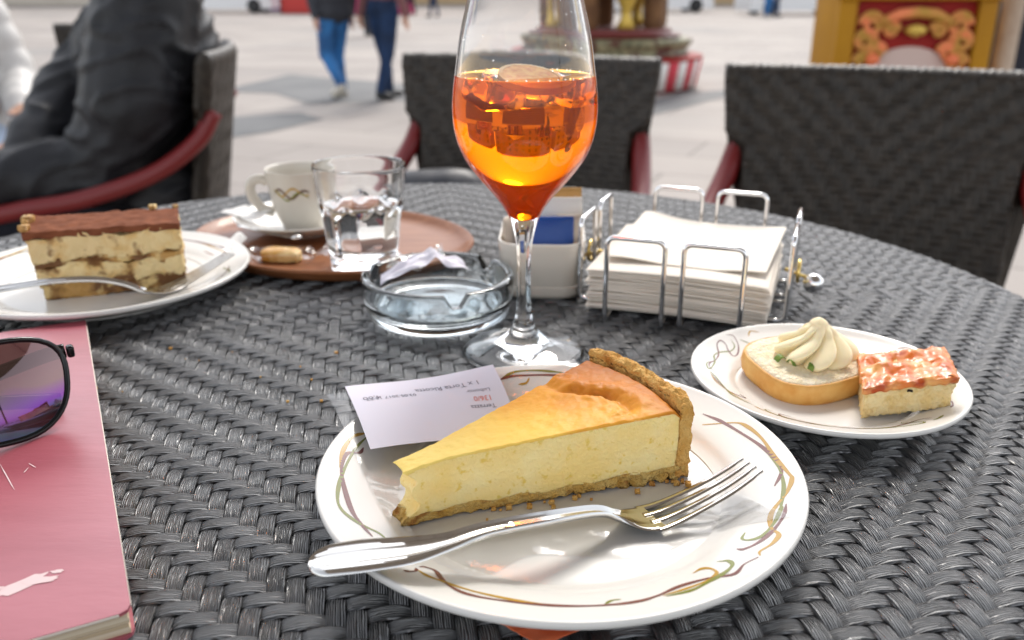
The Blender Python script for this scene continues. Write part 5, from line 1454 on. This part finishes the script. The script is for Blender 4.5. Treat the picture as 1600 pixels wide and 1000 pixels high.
CREAMW = pm('bare_board', (.72, .66, .58), rough=.8)
m = MB(); m.tube([MP(.0002, q, .01105) for q in (.004, .1, .2, ML - .001)], .00062, 8); m.tube([MP(q, .0002, .01105) for q in (.004, .1, .2)], .00062, 8)
m.build('worn_edge', CREAMW, mn_)
SCUFF = pm('pale_scuff', (.72, .55, .55), rough=.7)
m = MB()
def patch(a, b_, la, lb, rot, seed):
    n = 26; V = []
    for k in range(n):
        t = 2 * PI * k / n; r = 1 + .45 * mn.noise(Vector((math.cos(t) * 1.8, math.sin(t) * 1.8, seed)))
        x, y = la * math.cos(t) * r, lb * math.sin(t) * r
        V.append(MP(a + x * math.cos(rot) - y * math.sin(rot), b_ + x * math.sin(rot) + y * math.cos(rot), MT + .00012 + seed * .00003))
    m.add(V, [tuple(reversed(range(n)))])
for q in ((.0335, .0322, .0085, .0032, -.35, 1), (.0275, .0322, .0060, .0018, .25, 3), (.0220, .0350, .0022, .0010, .3, 2), (.0455, .0335, .0060, .0038, .1, 6), (.0395, .1165, .0135, .00028, 1.35, 4), (.0300, .1230, .0036, .00022, 1.1, 8), (.0325, .1195, .0020, .00025, 2.0, 9), (.105, .060, .012, .0016, .4, 5)):
    m = MB(); patch(*q); m.build('scuff', SCUFF, mn_, smooth=False)

SHEL = pm('black_acetate', (.006, .006, .007), rough=.18, spec=.4)
def lens_mat():
    m = bpy.data.materials.new('mirrored_lens'); m.use_nodes = True
    n, l = m.node_tree.nodes, m.node_tree.links; n.remove(n['Principled BSDF'])
    t = n.new('ShaderNodeBsdfTransparent'); t.inputs[0].default_value = (.20, .13, .12, 1)
    g = n.new('ShaderNodeBsdfGlossy'); g.inputs['Roughness'].default_value = .04
    tc = n.new('ShaderNodeTexCoord'); nz = n.new('ShaderNodeTexNoise'); nz.inputs['Scale'].default_value = 22; nz.inputs['Detail'].default_value = 1
    l.new(tc.outputs['Object'], nz.inputs['Vector'])
    sp = n.new('ShaderNodeSeparateXYZ'); l.new(tc.outputs['Object'], sp.inputs[0])
    ad = n.new('ShaderNodeMath'); ad.operation = 'MULTIPLY_ADD'; ad.inputs[1].default_value = 24; l.new(sp.outputs['Z'], ad.inputs[0]); l.new(nz.outputs['Fac'], ad.inputs[2])
    r = n.new('ShaderNodeValToRGB'); e = r.color_ramp.elements
    e[0].position = .35; e[0].color = (.16, .07, .45, 1); e[1].position = 1.0; e[1].color = (.28, .20, .20, 1)
    for p_, c in ((.5, (.05, .10, .40, 1)), (.64, (.08, .22, .30, 1)), (.78, (.24, .08, .42, 1))):
        k = e.new(p_); k.color = c
    l.new(ad.outputs[0], r.inputs['Fac']); l.new(r.outputs['Color'], g.inputs['Color'])
    mx = n.new('ShaderNodeMixShader'); mx.inputs[0].default_value = .55
    l.new(t.outputs[0], mx.inputs[1]); l.new(g.outputs[0], mx.inputs[2]); l.new(mx.outputs[0], n['Material Output'].inputs['Surface'])
    return m
SGO = Vector((-.2085, .3800, MT)); gx = Vector((-.83, -.56, 0)).normalized(); gn = Vector((.56, -.83, 0)).normalized()
def SG(a, z, d=0.0):
    """a: distance from the right-hand end along the front, z: height, d: towards the viewer; wrapped and tilted back"""
    bow = -.020 * ((a - .070) / .070) ** 2
    p = SGO + gx * a + gn * (d + bow + .016 - z * .42) ; return (p.x, p.y, MT + z)
sg = thing('sunglasses', 'black framed sunglasses with violet blue lenses lying on the red menu', 'sunglasses', (SGO.x, SGO.y, MT))
def lens_outline(a0, sgn, k=1.0, n=48):
    pts = []
    for i in range(n):
        t = 2 * PI * i / n; c, s_ = math.cos(t), math.sin(t)
        q = (abs(c) ** 2.6 + abs(s_) ** 2.6) ** (-1 / 2.6)
        x, z = .0300 * q * c * k, .0215 * q * s_ * k
        z += .10 * x * sgn * -1; x *= 1 + .10 * (z / .02)
        pts.append((a0 + x, .0238 + z))
    return pts
for a0, sgn in ((.0345, -1), (.1055, 1)):
    o_ = lens_outline(a0, sgn); m = MB(); m.tube([SG(a, z) for a, z in o_], .0014, 10, closed=True); m.build('rim', SHEL, sg)
    rings = [[SG(a0 + (a - a0) * f, .0238 + (z - .0238) * f, .0035 * (1 - f * f)) for a, z in o_] for f in (1.0, .8, .6, .4, .2, .01)]
    m = MB(); m.rings(rings, cap0=False, cap1=True); m.build('lens', lens_mat(), sg)
m = MB(); m.tube(spline([SG(.0645, .030), SG(.070, .034, .001), SG(.0755, .030)], 6), .0026, 10); m.build('bridge', SHEL, sg)
for e_, s_ in ((.0025, 1), (.1375, -1)):
    m = MB(); m.box((0, 0, 0), (.0035, .005, .006), bev=.0012, M=Matrix.Translation(SG(e_ - .002 * s_, .030, -.003)) @ Matrix.Rotation(math.atan2(gx.y, gx.x), 4, 'Z')); m.build('hinge', SHEL, sg)
    z0 = .030 if s_ > 0 else .026
    m = MB(); m.tube(spline([SG(e_, z0, -.006), SG(e_ + s_ * .012, z0 - .001, -.012 - (.006 if s_ < 0 else 0)), SG(e_ + s_ * .06, z0 - .006, -.014 - (.006 if s_ < 0 else 0)), SG(e_ + s_ * .10, z0 - .013, -.015 - (.006 if s_ < 0 else 0)), SG(e_ + s_ * .128, .004, -.016 - (.006 if s_ < 0 else 0))], 6), .0024, 8, flat=1.6); m.build('temple', SHEL, sg)

# ================================================================== ORANGE NAPKIN CORNER, CRUMBS
ORN = pm('orange_paper', (.72, .105, .022), rough=.7, col2=(.80, .20, .08), nscale=80)
crump([(-.0085, .2490), (.0100, .2340), (.060, .262), (.030, .285)], 'orange_napkin', 'corner of an orange paper napkin under the main plate', 'napkin', ORN, .0008, lambda u, v: .0018 + .0004 * u, th=.0004)
m = MB(); rng = random.Random(5)
for k in range(26):
    if k < 14: x, y = rng.uniform(-.03, .05), rng.uniform(.375, .41); z = plz(x, y, PC, BPS) + .0026; 
    else: x, y = rng.uniform(-.24, -.10), rng.uniform(.42, .52); z = .0004
    if k < 14:
        if math.hypot(x - PC[0], y - PC[1]) > .1: continue
        d = Vector((x, y)) - A0; 
        if d.length < RAD * 1.05 and math.atan2(d.y, d.x) < AB + .08: continue
    r = rng.uniform(.0003, .0009)
    m.block(lambda a, b_, h: (x + (a - .5) * r * 2, y + (b_ - .5) * r * 2, z + h * r * 1.5), (2, 2, 2), amp=r * .4, freq=900, seed=k)
for k in range(22):
    q = rng.uniform(.25, .98); p = cpos(q, -.02 - rng.random() ** 2 * .10 / q, ZB); r = rng.uniform(.0004, .0012)
    m.block(lambda a, b_, h: (p[0] + (a - .5) * r * 2, p[1] + (b_ - .5) * r * 2, plz(p[0], p[1], PC, BPS) + .0003 + h * r * 1.5), (3, 3, 2), amp=r * .4, freq=900, seed=k + 40)
kind(m.build('crumbs', CRUST), 'stuff')
